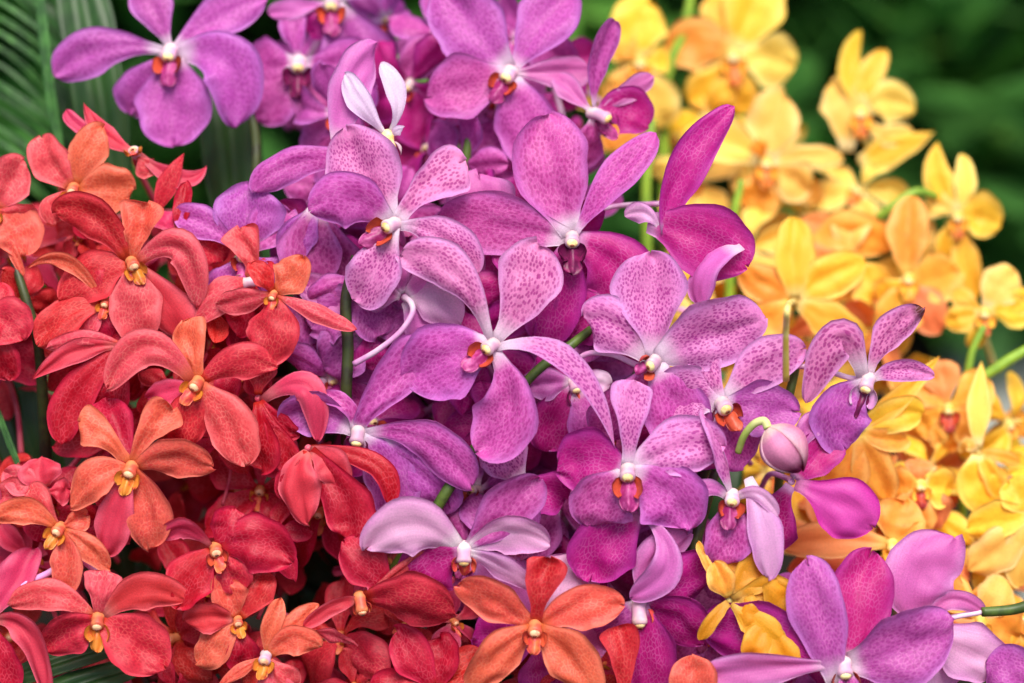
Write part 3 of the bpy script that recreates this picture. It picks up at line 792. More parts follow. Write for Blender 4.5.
flower('pale coral orange orchid with golden lip hanging at the left', 'R', 132, 467, 12, RC, [
    p(78, 422, 46, m=(104, 436), k='flare', z=4, c=.2), p(174, 408, 44, m=(148, 432), k='flare', z=2), p(214, 470, 46, m=(172, 458), k='broad', z=2), p(70, 508, 42, m=(96, 476), k='broad', z=4, b=10, c=-.3),
    p(148, 550, 54, m=(148, 508), k='broad', z=2), p(106, 556, 42, m=(114, 516), z=-6, k='broad', q=RK), p(106, 396, 46, m=(114, 424), z=-22, k='broad', q=RR)],
    'the pale coral orange orchid', lip=(-.25, 1), cs=1.15, side_mat='lip_y', lip_mat='lip_y', nrm=(-.1, .2, 1))
flower('pale orange orchid at the left edge above the purple stalk', 'R', 60, 528, 4, RC, [
    p(-8, 520, 30, m=(26, 512), k='broad', z=6, q=RC), p(28, 488, 36, m=(42, 506), q=RP, z=-6), p(110, 570, 28, m=(88, 546), z=6, k='broad', q=RC), p(64, 594, 36, m=(66, 562), k='broad', z=2, q=RC), p(86, 516, 28, q=RC)],
    'the pale left-edge orange orchid', lip=(-.5, .9), cs=1.0, side_mat='lip_y', lip_mat='lip_y')
flower('dull red orchid at the lower left spreading two long petals over a striped lip', 'R', 98, 618, 8, RB, [
    p(104, 570, 42, m=(100, 596), k='flare', z=4, q=RP), p(8, 606, 34, m=(52, 594), k='broad', z=2, b=12, c=-.4, q=RP), p(188, 602, 40, m=(142, 592), k='broad', z=2, b=10, c=-.3, q=RB),
    p(46, 650, 50, m=(72, 632), k='broad', z=-4, q=RS), p(164, 668, 66, m=(132, 642), k='broad', z=-6, q=RS)],
    'the dull red lower left orchid', lip=(0, 1), cs=1.1, nrm=(0, .35, 1), side_mat='lip_y', lip_mat='lip_y', lip_scale=1.2)
flower('crimson orchid with pink-edged upper petal, right of the pale coral orange one', 'R', 216, 548, 8, RR, [
    p(236, 508, 44, m=(228, 528), k='broad', z=2, q=RR), p(160, 542, 28, m=(184, 528), z=8, r=-30, k='broad', q=RK), p(292, 562, 66, m=(254, 542), k='broad', z=4, c=-.3, q=RR), p(180, 606, 54, m=(192, 576), k='broad', z=-2, q=RR), p(240, 590, 40, z=-8, q=RS)],
    'the pink-edged crimson orchid', lip=(.3, 1), cs=1.05, side_mat='lip_o', lip_mat='lip_r')
flower('small orange-red orchid with rounded petals, bottom left of centre', 'R', 238, 620, -2, RS, [
    p(224, 578, 40, m=(228, 596), k='broad', z=6, q=RC, c=.6), p(264, 570, 44, m=(254, 592), k='broad', q=RS), p(184, 622, 36, m=(210, 618), k='broad', z=4, q=RB, c=.5), p(196, 664, 44, q=('rc', 'rb'), k='broad'), p(244, 672, 40, q=RR)],
    'the small rounded orange-red orchid', lip=(.3, 1), cs=.8, side_mat='lip_y', lip_mat='lip_y')
flower('coral orange orchid with narrow raised petals at the bottom edge', 'R', 266, 656, 18, RC, [
    p(282, 598, 24, m=(270, 624), k='broad', z=2, r=20), p(320, 606, 24, m=(292, 626), k='broad', q=('rc', 'rc')), p(322, 648, 34, m=(292, 640), k='broad', z=4, q=RC), p(216, 690, 16, m=(238, 672), k='point', z=6), p(280, 706, 44, q=RP), p(298, 690, 30, q=RP, z=-6)],
    'the narrow-petalled orange orchid', lip=(-.2, 1), cs=1.0, side_mat='lip_y', lip_mat='lip_y', col_mat='col_w')
flower('crimson orchid with a spiky raised petal and folded broad right petal', 'R', 360, 598, 12, RR, [
    p(342, 540, 50, m=(366, 566), k='broad', z=4, q=RR, bs=(388, 588)), p(440, 540, 18, m=(408, 566), k='point', z=4, q=RP, r=20), p(456, 616, 66, m=(408, 602), k='broad', z=0, b=12, c=-.35, q=RS, bs=(366, 598)),
    p(304, 626, 18, m=(334, 606), k='strap', z=8, q=RK), p(358, 646, 22, m=(334, 636), k='point', q=RP, bs=(316, 632)), p(366, 580, 20, m=(372, 590), q=RK)],
    'the spiky crimson orchid', lip=(.25, 1), nrm=(.1, .7, .7), col_len=19, cs=1.0, lip_mat='lip_o', side_mat='lip_o', lip_scale=.6)
flower('crimson orchid nodding down in the middle of the red group with an arching right petal', 'R', 308, 448, 0, RR, [
    p(390, 504, 24, m=(376, 464), z=8, b=10, k='strap', q=RR, c=-.4), p(308, 524, 50, m=(296, 480), k='broad', z=6, q=RK), p(350, 540, 58, m=(344, 504), k='broad', z=8, q=RR), p(340, 490, 40, m=(330, 464), k='broad', z=2, q=RK), p(284, 500, 36, z=-10, q=RR)],
    'the nodding crimson orchid', centre=False)
flower('scarlet orchid with one arched petal curling over the purple ones', 'R', 258, 398, -14, RS, [
    p(318, 442, 36, m=(306, 386), z=10, b=16, k='broad', c=-.3, q=('rk', 'rr')), p(298, 434, 26, m=(280, 424), k='broad', q=RR), p(262, 352, 40, q=RS), p(262, 470, 50, q=RR), p(300, 480, 30, q=RR)],
    'the arched scarlet orchid', centre=False)
flower('orange-scarlet orchid at the bottom middle with a trumpet-shaped top petal', 'R', 535, 626, 34, RC, [
    p(550, 558, 46, m=(540, 592), k='flare', z=10, q=RS, c=.4), p(626, 606, 48, m=(580, 606), k='broad', z=4, b=8, q=RC), p(456, 586, 48, m=(494, 602), k='broad', z=2, q=RC), p(594, 698, 56, m=(568, 656), k='broad', z=2, q=RC), p(474, 692, 52, m=(502, 654), k='broad', z=4, b=10, q=RC)],
    'the bottom orange-scarlet orchid', lip=(-.05, 1), cs=1.15, side_mat='lip_o', lip_mat='lip_r', nrm=(0, .1, 1))
flower('scarlet orchid with a single upright folded petal at the bottom edge', 'R', 622, 712, 24, RS, [
    p(618, 626, 46, m=(624, 664), k='flare', z=4, c=.6, q=RS), p(580, 690, 40, q=RS), p(670, 720, 40), p(640, 760, 40), p(590, 750, 40)],
    'the upright folded scarlet orchid', centre=False)
flower('coral red orchid showing one round petal at the bottom edge before purple petals', 'R', 690, 722, 34, RC, [
    p(692, 654, 54, m=(692, 684), k='broad', z=4, q=RC), p(640, 730, 40), p(740, 720, 40), p(720, 770, 40), p(660, 770, 40)],
    'the round-petalled bottom coral orchid', centre=False)
flower('dark crimson orchid in shade at the bottom left of the orange-scarlet one', 'R', 436, 690, -14, RR, [
    p(396, 630, 46, m=(412, 656), k='broad', z=2), p(440, 634, 50, m=(440, 660), k='broad', z=-6), p(486, 650, 40, k='broad', q=RS), p(440, 740, 40), p(370, 690, 50)],
    'the dark shaded crimson orchid', centre=False)
flower('scarlet orchid cut by the left edge halfway down', 'R', -12, 322, -24, RS, [
    p(23, 340, 58, m=(4, 322), k='broad', z=6), p(0, 280, 40), p(10, 380, 44, z=-8, q=RR), p(-50, 300, 40), p(-40, 360, 40)], 'the left-edge scarlet orchid', centre=False)
flower('pink-backed red orchid spreading left below the small-mouthed one', 'R', 124, 344, -16, RK, [
    p(32, 380, 28, m=(74, 352), z=4, k='point', q=RK), p(46, 348, 24, m=(84, 340), z=6, k='broad', q=RP), p(62, 442, 44, m=(76, 396), z=-10, k='broad', q=RR), p(108, 420, 50, z=-14, q=RR), p(150, 360, 40, q=RK)],
    'the pink-backed red orchid', centre=False)
flower('dusky rose orchid at the left edge above the pale orange flower', 'R', 44, 492, -20, RK, [
    p(42, 456, 48, m=(40, 474), k='broad', q=RK), p(6, 472, 34, k='broad', q=('rp', 'rk')), p(-4, 500, 40, k='broad', q=RP), p(70, 490, 30), p(40, 540, 40, q=RR)],
    'the dusky rose orchid', centre=False)
flower('crimson orchid at the bottom left corner with an arching strap petal', 'R', -10, 618, -4, RR, [
    p(46, 700, 34, m=(28, 634), z=8, b=8, k='broad', q=RK), p(36, 548, 40, k='broad', q=RK, z=-14), p(10, 690, 40), p(-50, 600, 40), p(-40, 660, 40)], 'the bottom left crimson orchid', centre=False)

# ---- yellow and amber
flower('yellow orchid at the top right of the purple group with a wide flat face', 'Y', 733, 55, zy(55), YL, [
    p(770, -36, 66, k='broad', q=YL), p(796, 66, 58, m=(764, 58), k='spoon', q=YC), p(664, 50, 54, m=(700, 44), k='broad', q=YA), p(742, 116, 46, q=YL), p(692, 108, 40, q=YL), p(716, -10, 40)],
    'the flat-faced yellow orchid', cs=1.1)
flower('yellow orchid at the top with a hooded petal next to a green stem', 'Y', 640, 62, zy(62) + 10, YL, [
    p(650, -2, 58, m=(640, 28), k='broad', q=YL), p(614, 40, 36, q=YA), p(668, 60, 30), p(664, 128, 50, m=(654, 100), k='broad', q=YC), p(620, 110, 50, k='broad', q=YA), p(610, 150, 50, k='broad', q=YA)],
    'the hooded yellow orchid', cs=.9)
flower('yellow orchid with two upright narrow petals against the dark green hedge', 'Y', 860, 112, zy(112), YC, [
    p(862, 30, 26, m=(850, 70), k='broad', q=YL, r=25), p(885, 50, 28, m=(868, 80), k='broad', q=YL), p(832, 84, 50, m=(844, 108), k='broad', q=YC, bs=(846, 152)), p(916, 112, 44, m=(886, 100), k='broad', q=YC), p(932, 132, 34, m=(890, 150), k='point', q=YL, bs=(858, 160)), p(912, 128, 24, q=('yc', 'yc'), m=(884, 134))],
    'the twin-petalled yellow orchid', cs=.9)
flower('cream yellow orchid with a broad raised petal and a level cream petal', 'Y', 766, 162, zy(162), YC, [
    p(784, 94, 56, m=(774, 128), k='broad', q=YC), p(690, 130, 50, m=(724, 142), k='broad', q=YC), p(844, 158, 26, m=(806, 156), k='broad', q=YC), p(750, 210, 50, q=YA), p(808, 190, 44, q=YC), p(756, 140, 22, q=YA, z=20)],
    'the level-petalled cream orchid', cs=.9)
flower('yellow orchid at the right edge hanging clear of the others before the hedge', 'Y', 957, 216, zy(216), YL, [
    p(938, 142, 32, m=(938, 178), k='point', q=YL), p(962, 155, 22, m=(966, 184), k='broad', q=YC), p(1000, 226, 50, m=(976, 216), k='broad', q=YL), p(976, 298, 28, m=(966, 258), k='broad', q=YL), p(946, 260, 24, m=(946, 238), q=YL), p(926, 200, 30, m=(942, 206), q=YC)],
    'the free-hanging yellow orchid', cs=.8)
flower('yellow orchid seen from behind with a cream stalk, above the lilac ones', 'Y', 794, 302, zy(302) + 60, YB, [
    p(794, 216, 44, m=(793, 260), k='broad'), p(866, 262, 46, m=(828, 276), k='broad', q=YL), p(866, 340, 38, m=(828, 318), k='broad', q=YB), p(738, 270, 40, m=(766, 284), k='broad', q=YA), p(738, 340, 44, q=YA, m=(764, 322), k='broad')],
    'the back-turned yellow orchid', centre=False, nrm=(0, 0, -1), ped=[(788, 306, 95), (786, 330, 90), (786, 380, 50)])
flower('amber orchid with a long level petal behind the back-turned yellow one', 'Y', 850, 262, zy(262) - 10, YA, [
    p(892, 252, 50, m=(850, 232), k='broad', q=YA, bs=(812, 246)), p(850, 210, 40, q=YC), p(830, 300, 50, q=YA, k='broad'), p(890, 300, 50, q=YL, k='broad'), p(800, 220, 50, q=YS, k='broad')],
    'the level-petalled amber orchid', cs=.9)
flower('amber orchid with a tall upper petal and rounded lower petal at the right', 'Y', 908, 278, zy(278), YA, [
    p(914, 196, 44, m=(908, 236), k='broad', q=YA), p(960, 272, 52, m=(934, 276), k='broad', q=YA), p(882, 300, 40, q=YL), p(940, 330, 44, q=YS, k='broad'), p(890, 340, 50, q=YA, k='broad')],
    'the tall-petalled amber orchid', cs=.8, lip_mat='lip_a')
flower('pale yellow orchid at the right edge above the grey paving', 'Y', 984, 312, zy(312), YC, [
    p(1016, 270, 44, m=(1000, 286), k='broad', q=YC), p(1030, 312, 36, q=YL), p(946, 322, 30, q=YL, k='broad'), p(974, 350, 22, q=YL), p(954, 290, 22, q=YA), p(1034, 296, 30, q=YL)],
    'the pale right-edge yellow orchid', cs=.8)
flower('yellow orchid seen edge on with an upright pointed petal, right edge', 'Y', 978, 452, zy(452), YL, [
    p(981, 362, 26, m=(978, 408), k='point', q=YC), p(1020, 462, 14, m=(998, 456), k='strap', q=YA), p(996, 512, 56, m=(982, 480), k='broad', q=YL), p(962, 452, 14, m=(968, 444), k='strap', q=YC), p(1000, 496, 20, m=(990, 472), k='strap', q=YL)],
    'the edge-on yellow orchid', centre=False)
flower('bright yellow orchid cut by the right edge below the edge-on one', 'Y', 1036, 514, zy(514) + 10, YL, [
    p(1008, 480, 44, k='broad', q=YL), p(966, 530, 40, m=(1000, 520), k='broad', q=YL), p(1020, 588, 40, m=(1024, 548), k='broad', q=YC), p(970, 570, 46, m=(1000, 548), k='broad', q=YC), p(1080, 500, 40)],
    'the bright right-edge yellow orchid', centre=False)
flower('yellow orchid fanned out behind the brown-tipped lilac orchid', 'Y', 858, 432, zy(432) + 70, YL, [
    p(940, 356, 26, m=(896, 402), k='point', q=YL), p(924, 412, 36, m=(892, 416), k='strap', q=YL), p(908, 440, 24, m=(886, 440), k='strap', q=YA), p(886, 500, 44, m=(872, 464), k='broad', q=YA), p(836, 500, 50, q=YA, k='broad')],
    'the fanned yellow orchid', centre=False)
flower('shaded amber orchid with a brown throat among the right hand flowers', 'Y', 948, 408, zy(408) - 10, YA, [
    p(940, 360, 40, q=YS), p(914, 430, 56, k='broad'), p(986, 430, 50, q=YA, k='broad'), p(910, 380, 44, q=YA), p(950, 452, 40, q=YA, k='broad'), p(990, 380, 44)],
    'the brown-throated amber orchid', lip_mat='lip_o', side_mat='lip_o', cs=.8)
flower('amber yellow orchid facing us below the brown-throated one', 'Y', 920, 484, zy(484) + 10, YL, [
    p(920, 460, 30, q=YS), p(954, 490, 44, k='broad', q=YL), p(890, 488, 44, k='broad', q=YA), p(904, 536, 52, k='broad', q=YA), p(940, 530, 44, k='broad', q=YS)],
    'the amber yellow orchid below it', cs=.8, lip_mat='lip_o')
flower('salmon orange orchid lying level behind the smooth magenta petal', 'Y', 892, 544, zy(544) + 10, YS, [
    p(780, 546, 40, m=(836, 540), k='broad', q=YS), p(906, 500, 56, k='broad', q=YA), p(930, 540, 40, q=YA), p(880, 590, 44, q=YA), p(940, 580, 40, q=YS)],
    'the level salmon orchid', cs=.9, lip_mat='lip_a')
flower('golden yellow orchid squeezed between purple petals at the bottom', 'Y', 730, 600, 22, ('yg', 'yg'), [
    p(806, 632, 48, m=(776, 598), k='broad', z=0), p(812, 670, 36, m=(764, 630), k='broad', z=6, c=-.4), p(700, 640, 15, m=(714, 618), k='strap', z=2), p(774, 564, 44, m=(754, 574), k='broad', q=('yg', 'yg'), z=-10), p(744, 546, 46, m=(736, 572), k='broad', z=-14), p(714, 562, 30, m=(722, 580), k='broad', q=('ya', 'yg'), z=4), p(698, 542, 9, m=(708, 566), k='strap', q=('ya', 'ya'))],
    'the squeezed golden orchid', centre=False)
flower('crumpled golden orchid half hidden behind the tall petal of the large bottom right orchid', 'Y', 768, 618, 24, ('yg', 'yl'), [
    p(822, 640, 50, k='broad', z=4), p(796, 586, 48, k='broad', z=2), p(750, 660, 34, k='broad', z=8), p(736, 612, 40, k='broad', z=0), p(790, 676, 36, z=8, k='broad')],
    'the crumpled golden orchid', centre=False)
flower('orange orchid petals low at the right edge behind the pale lilac orchid', 'Y', 980, 620, zy(600) - 10, YA, [
    p(1020, 640, 60, k='broad', q=YA), p(1010, 580, 44, q=YC, k='broad'), p(940, 580, 40, q=YA), p(950, 640, 50, q=YS), p(920, 560, 40, q=YA)],
    'the low orange orchid', cs=.8)

# ---------------------------------------------------------------- buds and stems
def bud(label, x, y, z, tx, ty, w, mats, ped, pmat):
    o3 = P(x, y, z)
    s = (FOC - z * S) / FPX
    root = empty('orchid_bud', o3)
    tag(root, label, 'flower bud', 'orchid buds')
    a, b = Vector((0, 0, 0)), P(tx, ty, z) - o3
    ax = b.normalized()
    s1 = (-FWD - ax * (-FWD).dot(ax)).normalized()
    s2 = ax.cross(s1)
    L = b.length
    for i, ang in enumerate((20, 140, 262)):
        vs, fs, u1, u2 = [], [], [], []
        nu, nv = 14, 16
        for side in (0, 1):
            for jj in range(nv):
                tt = jj / (nv - 1)
                rad = w * .5 * s * max(.03, math.sin(math.pi * min(1, tt * .96 + .02) ** .86) ** .72) * (1 + .03 * i)
                half = R(78) * (1 - .25 * tt ** 3)
                for ii in range(nu + 1):
                    u = ii / nu * 2 - 1
                    an = R(ang) + u * half
                    keel = 1 + .07 * math.exp(-(u / .18) ** 2) + .04 * abs(u) ** 6
                    rr = rad * keel - side * 1.6 * s
                    vs.append(ax * (L * tt * (1 + .03 * i)) + (s1 * math.cos(an) + s2 * math.sin(an)) * max(rr, 0.0002))
                    u1.append((u * rad / s, tt * L / s)); u2.append((tt, abs(u)))
        W, N_ = nu + 1, (nu + 1) * nv
        for jj in range(nv - 1):
            for ii in range(nu):
                k = jj * W + ii
                fs.append((k, k + 1, k + W + 1, k + W)); fs.append((N_ + k, N_ + k + W, N_ + k + W + 1, N_ + k + 1))
            k, k2 = jj * W, jj * W + nu
            fs.append((k, k + W, N_ + k + W, N_ + k)); fs.append((k2, N_ + k2, N_ + k2 + W, k2 + W))
        mesh_obj('sepal', build_mesh('sepal', vs, fs, [mats[1 if i == 1 else 0]], None, u1, u2), root)
    tube('pedicel', [a] + [P(*q) - o3 for q in ped], [4.6 * s, 4 * s, 3.6 * s], pmat, root)


bud('pink and white unopened bud hanging on a curled pale stalk among the lilac flowers', 768, 428, 38, 800, 470, 46, ('pu', 'pu'),
    [(764, 421, 36), (754, 424, 32), (744, 436, 24), (738, 452, 12)], 'stem_p')


def stem(name, label, pts, rad, mat, group='green stems among the flowers'):
    o3 = P(*pts[0])
    s = S
    o = tube(name, [P(*q) - o3 for q in pts], [r_ * s for r_ in rad], mat, None, 10)
    o.location = o3
    tag(o, label, 'stem', group)
    return o


stem('flower_stem', 'olive green upright stem left of the middle spotted lilac orchid', [(356, 256, -14), (346, 300, -14), (348, 350, -20), (346, 410, -34), (350, 520, -110), (350, 720, -240)], [5, 6, 6, 6, 7, 8], 'stem_d')
stem('flower_stem', 'green slanting stem running below the middle spotted lilac orchid', [(600, 322, -40), (570, 346, -14), (528, 380, -12), (470, 456, -14), (434, 512, -16), (380, 600, -90), (340, 740, -200)], [4, 5, 5, 6, 6, 7, 8], 'stem')
stem('flower_stem', 'thin green stem under the large lilac orchid at the top', [(472, 92, -130), (470, 130, -128), (464, 180, -128), (460, 300, -150), (450, 500, -240)], [4, 4.5, 5, 5, 7], 'stem')
stem('flower_stem', 'dark twig-like stem between the red-cupped and brown-tipped lilac orchids', [(812, 352, -30), (786, 368, -16), (756, 392, -18), (720, 440, -30), (690, 520, -50), (670, 700, -170)], [4, 6, 6, 6, 6, 7], 'stem_d')
stem('flower_stem', 'short green stalk under the lilac petal beside the amber flowers', [(800, 352, -40), (793, 380, -34), (788, 404, -36), (780, 470, -90), (770, 600, -180)], [4, 4.5, 5, 5, 6], 'stem')
stem('flower_stem', 'brownish green stem below the square-topped lilac orchid', [(716, 470, -10), (704, 510, -10), (694, 552, -14), (688, 600, -40), (680, 740, -160)], [5, 6, 6, 6, 6], 'stem_d')
stem('flower_stem', 'blurred green stem rising between the hooded and flat-faced yellow orchids', [(694, -20, -420), (684, 30, -420), (666, 80, -420), (664, 160, -430), (668, 300, -440)], [5, 6, 7, 7, 8], 'stem_b')
stem('flower_stem', 'blurred green stem behind the magenta bladed petal among yellow flowers', [(652, 120, -360), (648, 160, -350), (646, 210, -350), (650, 330, -360)], [5, 5, 6, 7], 'stem_b')
stem('flower_stem', 'blurred green stem to the right of the magenta blade in the yellow flowers', [(742, 180, -310), (734, 214, -310), (730, 250, -320), (730, 360, -330)], [4, 5, 5, 6], 'stem_b')
stem('flower_stem', 'short bright green stalk beside the tall-petalled amber orchid', [(878, 218, -300), (894, 206, -296), (916, 192, -300), (936, 196, -310)], [5, 6, 5, 4], 'stem_b')
stem('flower_stem', 'bright green stem crossing the grey paving at the right edge', [(1040, 342, -220), (1000, 366, -220), (976, 388, -226), (966, 440, -250), (960, 600, -330)], [5, 6, 5, 5, 6], 'stem_b')
stem('flower_stem', 'thin yellow-green stalk hanging at the right below the pale yellow orchid', [(984, 326, -238), (972, 352, -236), (966, 386, -240), (960, 420, -260)], [4, 4, 5, 5], 'stem_b')
stem('flower_stem', 'dark green stem at the lower right edge behind the pale lilac orchid', [(982, 612, -10), (1010, 610, -14), (1060, 604, -20), (1140, 640, -100)], [5, 5.5, 6, 7], 'stem')
stem('flower_stem', 'dark stem at the left edge below the coral orange orchid', [(14, 262, -50), (26, 300, -44), (38, 344, -50), (44, 420, -90), (50, 560, -200)], [4, 5, 5, 6, 7], 'stem_d')
stem('flower_stem', 'dark upright stem between the two blurred orchids at the top left', [(250, 110, -150), (256, 140, -150), (256, 190, -150), (258, 320, -190)], [4, 5, 5, 6], 'stem_d')
stem('flower_stem', 'violet flower stalk curving through the lower left red flowers', [(0, 602, -10), (26, 584, -8), (50, 572, -8), (72, 556, -8), (90, 566, -8), (108, 590, -12)], [3.5, 3.5, 3.5, 3.5, 3.5, 3], 'ped_p')

# ---------------------------------------------------------------- flowers deeper in the bank: prototypes, then copies
def proto(kind, mats, r):
    """a whole flower at the origin facing +Z, its top along +Y"""
    root = bpy.data.objects.new('orchid_flower', None)
    root.empty_display_size = 0.01
    COL.objects.link(root)
    X, Y, Z = Vector((1, 0, 0)), Vector((0, 1, 0)), Vector((0, 0, 1))
    lay = [('sepal', 90, 62, 44, 'spoon'), ('petal', 22, 64, 50, 'spoon'), ('petal', 158, 64, 50, 'spoon'), ('sepal', -52, 68, 58, 'broad'), ('sepal', 232, 68, 58, 'broad')]
    for nm, a, L, wd, k in lay:
        a = R(a + r.uniform(-9, 9))
        L *= r.uniform(.9, 1.1)
        wd *= {'P': 1, 'R': .84, 'Y': .78}[kind]
        dr = Vector((math.cos(a), math.sin(a), 0))
        zt = r.uniform(-26, 18)
        me = sheet(nm, dr * 4 * S, (dr * L * .5 + Z * (r.uniform(0, 18))) * S, (dr * L + Z * zt) * S, wd * r.uniform(.85, 1.1) * S, Z, list(mats), k=k,
                   cup=r.uniform(-.8, .7), roll=r.uniform(-32, 32), tw=r.uniform(-35, 35), th=2.1 * S, pxs=S, r=r)
        mesh_obj(nm, me, root)
    flower_centre(root, X, Y, Z, S * {'P': .8, 'R': .75, 'Y': .75}[kind], kind)
    tube('pedicel', [Z * -2 * S, Vector((4, -14, -22)) * S, Vector((10, -50, -50)) * S, Vector((6, -100, -70)) * S], [3.6 * S, 3 * S, 2.8 * S, 3.2 * S], KIND[kind][4], root)
    return root


def copy_thing(o):
    c = o.copy()
    COL.objects.link(c)
    for ch in o.children:
        d = ch.copy()
        COL.objects.link(d)
        d.parent = c
        for g in ch.children:
            e = g.copy()
            COL.objects.link(e)
            e.parent = d
    return c


r2 = random.Random(23)
PROTO = {'P': [proto('P', m_, r2) for m_ in (PM, PD, PV, PD, PM)],
         'R': [proto('R', m_, r2) for m_ in (RR, RS, RR, RK, RS)],
         'Y': [proto('Y', m_, r2) for m_ in (YL, YC, YA, YC, YS)]}
used = set()


def lerp_tab(tab, y):
    if y <= tab[0][0]: return tab[0][1]
    for (a, b), (c, d) in zip(tab, tab[1:]):
        if y <= c: return b + (d - b) * (y - a) / (c - a)
    return tab[-1][1]


RED = [(95, 60), (110, 150), (200, 205), (300, 285), (400, 300), (450, 320), (500, 360), (560, 430), (620, 590), (690, 700)]
YEL = [(0, 596), (100, 602), (150, 610), (230, 646), (300, 680), (350, 665), (400, 690), (480, 760), (560, 790), (620, 900), (690, 960)]
DESC = {'P': 'purple orchid', 'R': 'red orchid', 'Y': 'amber yellow orchid'}
GRP = {'P': 'purple orchids deeper in the bank', 'R': 'red orchids deeper in the bank', 'Y': 'yellow orchids deeper in the bank'}
seen_labels = {}


def where(dx, dy):
    if math.hypot(dx, dy) < 16: return 'directly behind'
    a = math.degrees(math.atan2(-dy, dx)) % 360
    return ['just right of', 'at the upper right of', 'just above', 'at the upper left of', 'just left of', 'at the lower left of', 'just below', 'at the lower right of'][int((a + 22.5) // 45) % 8]


def filler(kind, x, y, z, how, small=1.0):
    lst = PROTO[kind]
    i = r2.randrange(len(lst))
    if kind == 'Y':                      # lemon at the top of the bank, apricot lower down
        i = r2.choice((0, 1, 3, 1)) if y < 230 else r2.choice((0, 1, 2, 3, 4)) if y < 390 else r2.choice((2, 4, 2, 4, 0))
    src = lst[i]
    o = src if (kind, i) not in used else copy_thing(src)
    used.add((kind, i))
    o.location = P(x, y, z)
    tilt = Vector((r2.uniform(-.8, .8), r2.uniform(-.4, .8), 1)).normalized()
    Z = (RT * tilt.x + UP * tilt.y - FWD * tilt.z).normalized()
    Y = (UP - Z * UP.dot(Z)).normalized()
    spin = r2.gauss(0, 38)
    Y = Matrix.Rotation(R(spin), 3, Z) @ Y
    X = Y.cross(Z)
    sc = r2.uniform(.82, 1.02) * small
    o.rotation_mode = 'QUATERNION'
    o.rotation_quaternion = Matrix((X, Y, Z)).transposed().to_quaternion()
    o.scale = (sc, sc, sc)
    hs = sorted([h for h in HEROES if h[3] == kind], key=lambda h: (h[0] - x) ** 2 + (h[1] - y) ** 2)
    lab = None
    for h in hs[:6]:
        t = '%s %s %s %s' % (how, DESC[kind], where(x - h[0], y - h[1]), h[2])
        if t not in seen_labels:
            lab = t
            break
    lab = lab or '%s %s below %s' % (how, DESC[kind], hs[0][2])
    seen_labels[lab] = 1
    tag(o, lab, 'orchid', GRP[kind])


GAPS = [(230, 480, 30), (310, 560, 34), (415, 660, 30), (150, 530, 40), (34, 420, 62), (118, 572, 56), (62, 660, 50), (250, 170, 70), (380, 370, 40)]


def reach(k, x, y, deep):
    """whether flowers of this colour grow at the spot seen at (x, y)"""
    for gx, gy, gr in GAPS:
        if not deep and math.hypot(x - gx, y - gy) < gr:
            return False
    if k == 'R':
        return y > (200 if x < 160 else 240) and x < lerp_tab(RED, y) - 22
    if k == 'Y':
        return x > lerp_tab(YEL, y) - 10 and y > (66 if x < 740 else 96 + (x - 740) * .62) and not (x > 925 and y < 400)
    return x < lerp_tab(YEL, y) - 42 and (x > 285 or y > 235) and not (y > 95 and x < lerp_tab(RED, y) + 22)


for k, layers in (('P', ((-58, 78, 'half-hidden'), (-135, 84, 'shaded'), (-230, 120, 'darkest'))), ('R', ((-70, 90, 'half-hidden'), (-150, 96, 'shaded'), (-240, 92, 'darkest'))), ('Y', ((-52, 88, 'half-hidden'), (-120, 92, 'shaded')))):
    for layer, (dz, step, how) in enumerate(layers):
        yy, row = 30 + layer * 30, 0
        while yy < 740:
            xx = -20 + (row % 2) * step / 2
            while xx < 1060:
                x, y = xx + r2.uniform(-20, 20), yy + r2.uniform(-18, 18)
                if reach(k, x, y, layer > 0):
                    filler(k, x, y, {'P': zp, 'R': zr, 'Y': zy}[k](y) + dz + r2.uniform(-14, 14), how)
                xx += step
            yy += step * .86
            row += 1

for row, y0 in enumerate(range(235, 700, 74)):
    for x0 in range(-10 + (row % 2) * 44, 620, 88):
        x, y = x0 + r2.uniform(-24, 24), y0 + r2.uniform(-20, 20)
        if reach('R', x, y, False):
            filler('R', x, y, zr(y) - 36 + r2.uniform(-10, 10), 'small', .68)

# ---------------------------------------------------------------- leaves, shrubs, ground
def leaf_blade(name, label, cat, group, pts, wd, mat, k='point', roll=0, parent=None):
    o3 = P(*pts[0])
    me = sheet(name, Vector((0, 0, 0)), P(*pts[1]) - o3, P(*pts[2]) - o3, wd * S, (-FWD + UP * .5).normalized(), [mat, mat], k=k, cup=-.3, fold=.3, roll=roll, ripple=.01, th=1.6 * S, nv=20)
    o = mesh_obj(name, me, parent)
    o.location = o3
    tag(o, label, cat, group)
    return o


# palm-like frond at the upper left: a rib with long blades
fr = empty('palm_frond', P(-40, -60, -330))
tag(fr, 'pale green palm-like frond of long blades at the top left edge', 'frond')
o3 = P(-40, -60, -330)
tube('rib', [P(*q) - o3 for q in ((-40, -80, -330), (-30, 60, -335), (-24, 240, -340), (-10, 420, -380))], [7 * S, 6 * S, 5 * S, 4 * S], 'stem', fr)
for i in range(24):
    y0 = -130 + i * 15
    me = sheet('blade', P(-34, y0, -332) - o3, P(34, y0 + 40 + r2.uniform(-6, 6), -322 + r2.uniform(-10, 16)) - o3, P(104 + r2.uniform(-24, 26), y0 + 112 + r2.uniform(-10, 24), -340 + r2.uniform(-30, 20)) - o3,
               9 * S, (-FWD + UP * .3).normalized(), ['frond', 'frond'], k='point', cup=-.3, fold=.35, ripple=.01, th=1.4 * S, nv=22, roll=r2.uniform(-35, 35))
    mesh_obj('blade', me, fr)
leaf_blade('strap_leaf', 'broad dark green leaf behind the top left purple orchid', 'leaf', 'dark strap leaves', [(120, 260, -240), (100, 90, -230), (70, -60, -270)], 60, 'leaf', 'strap')
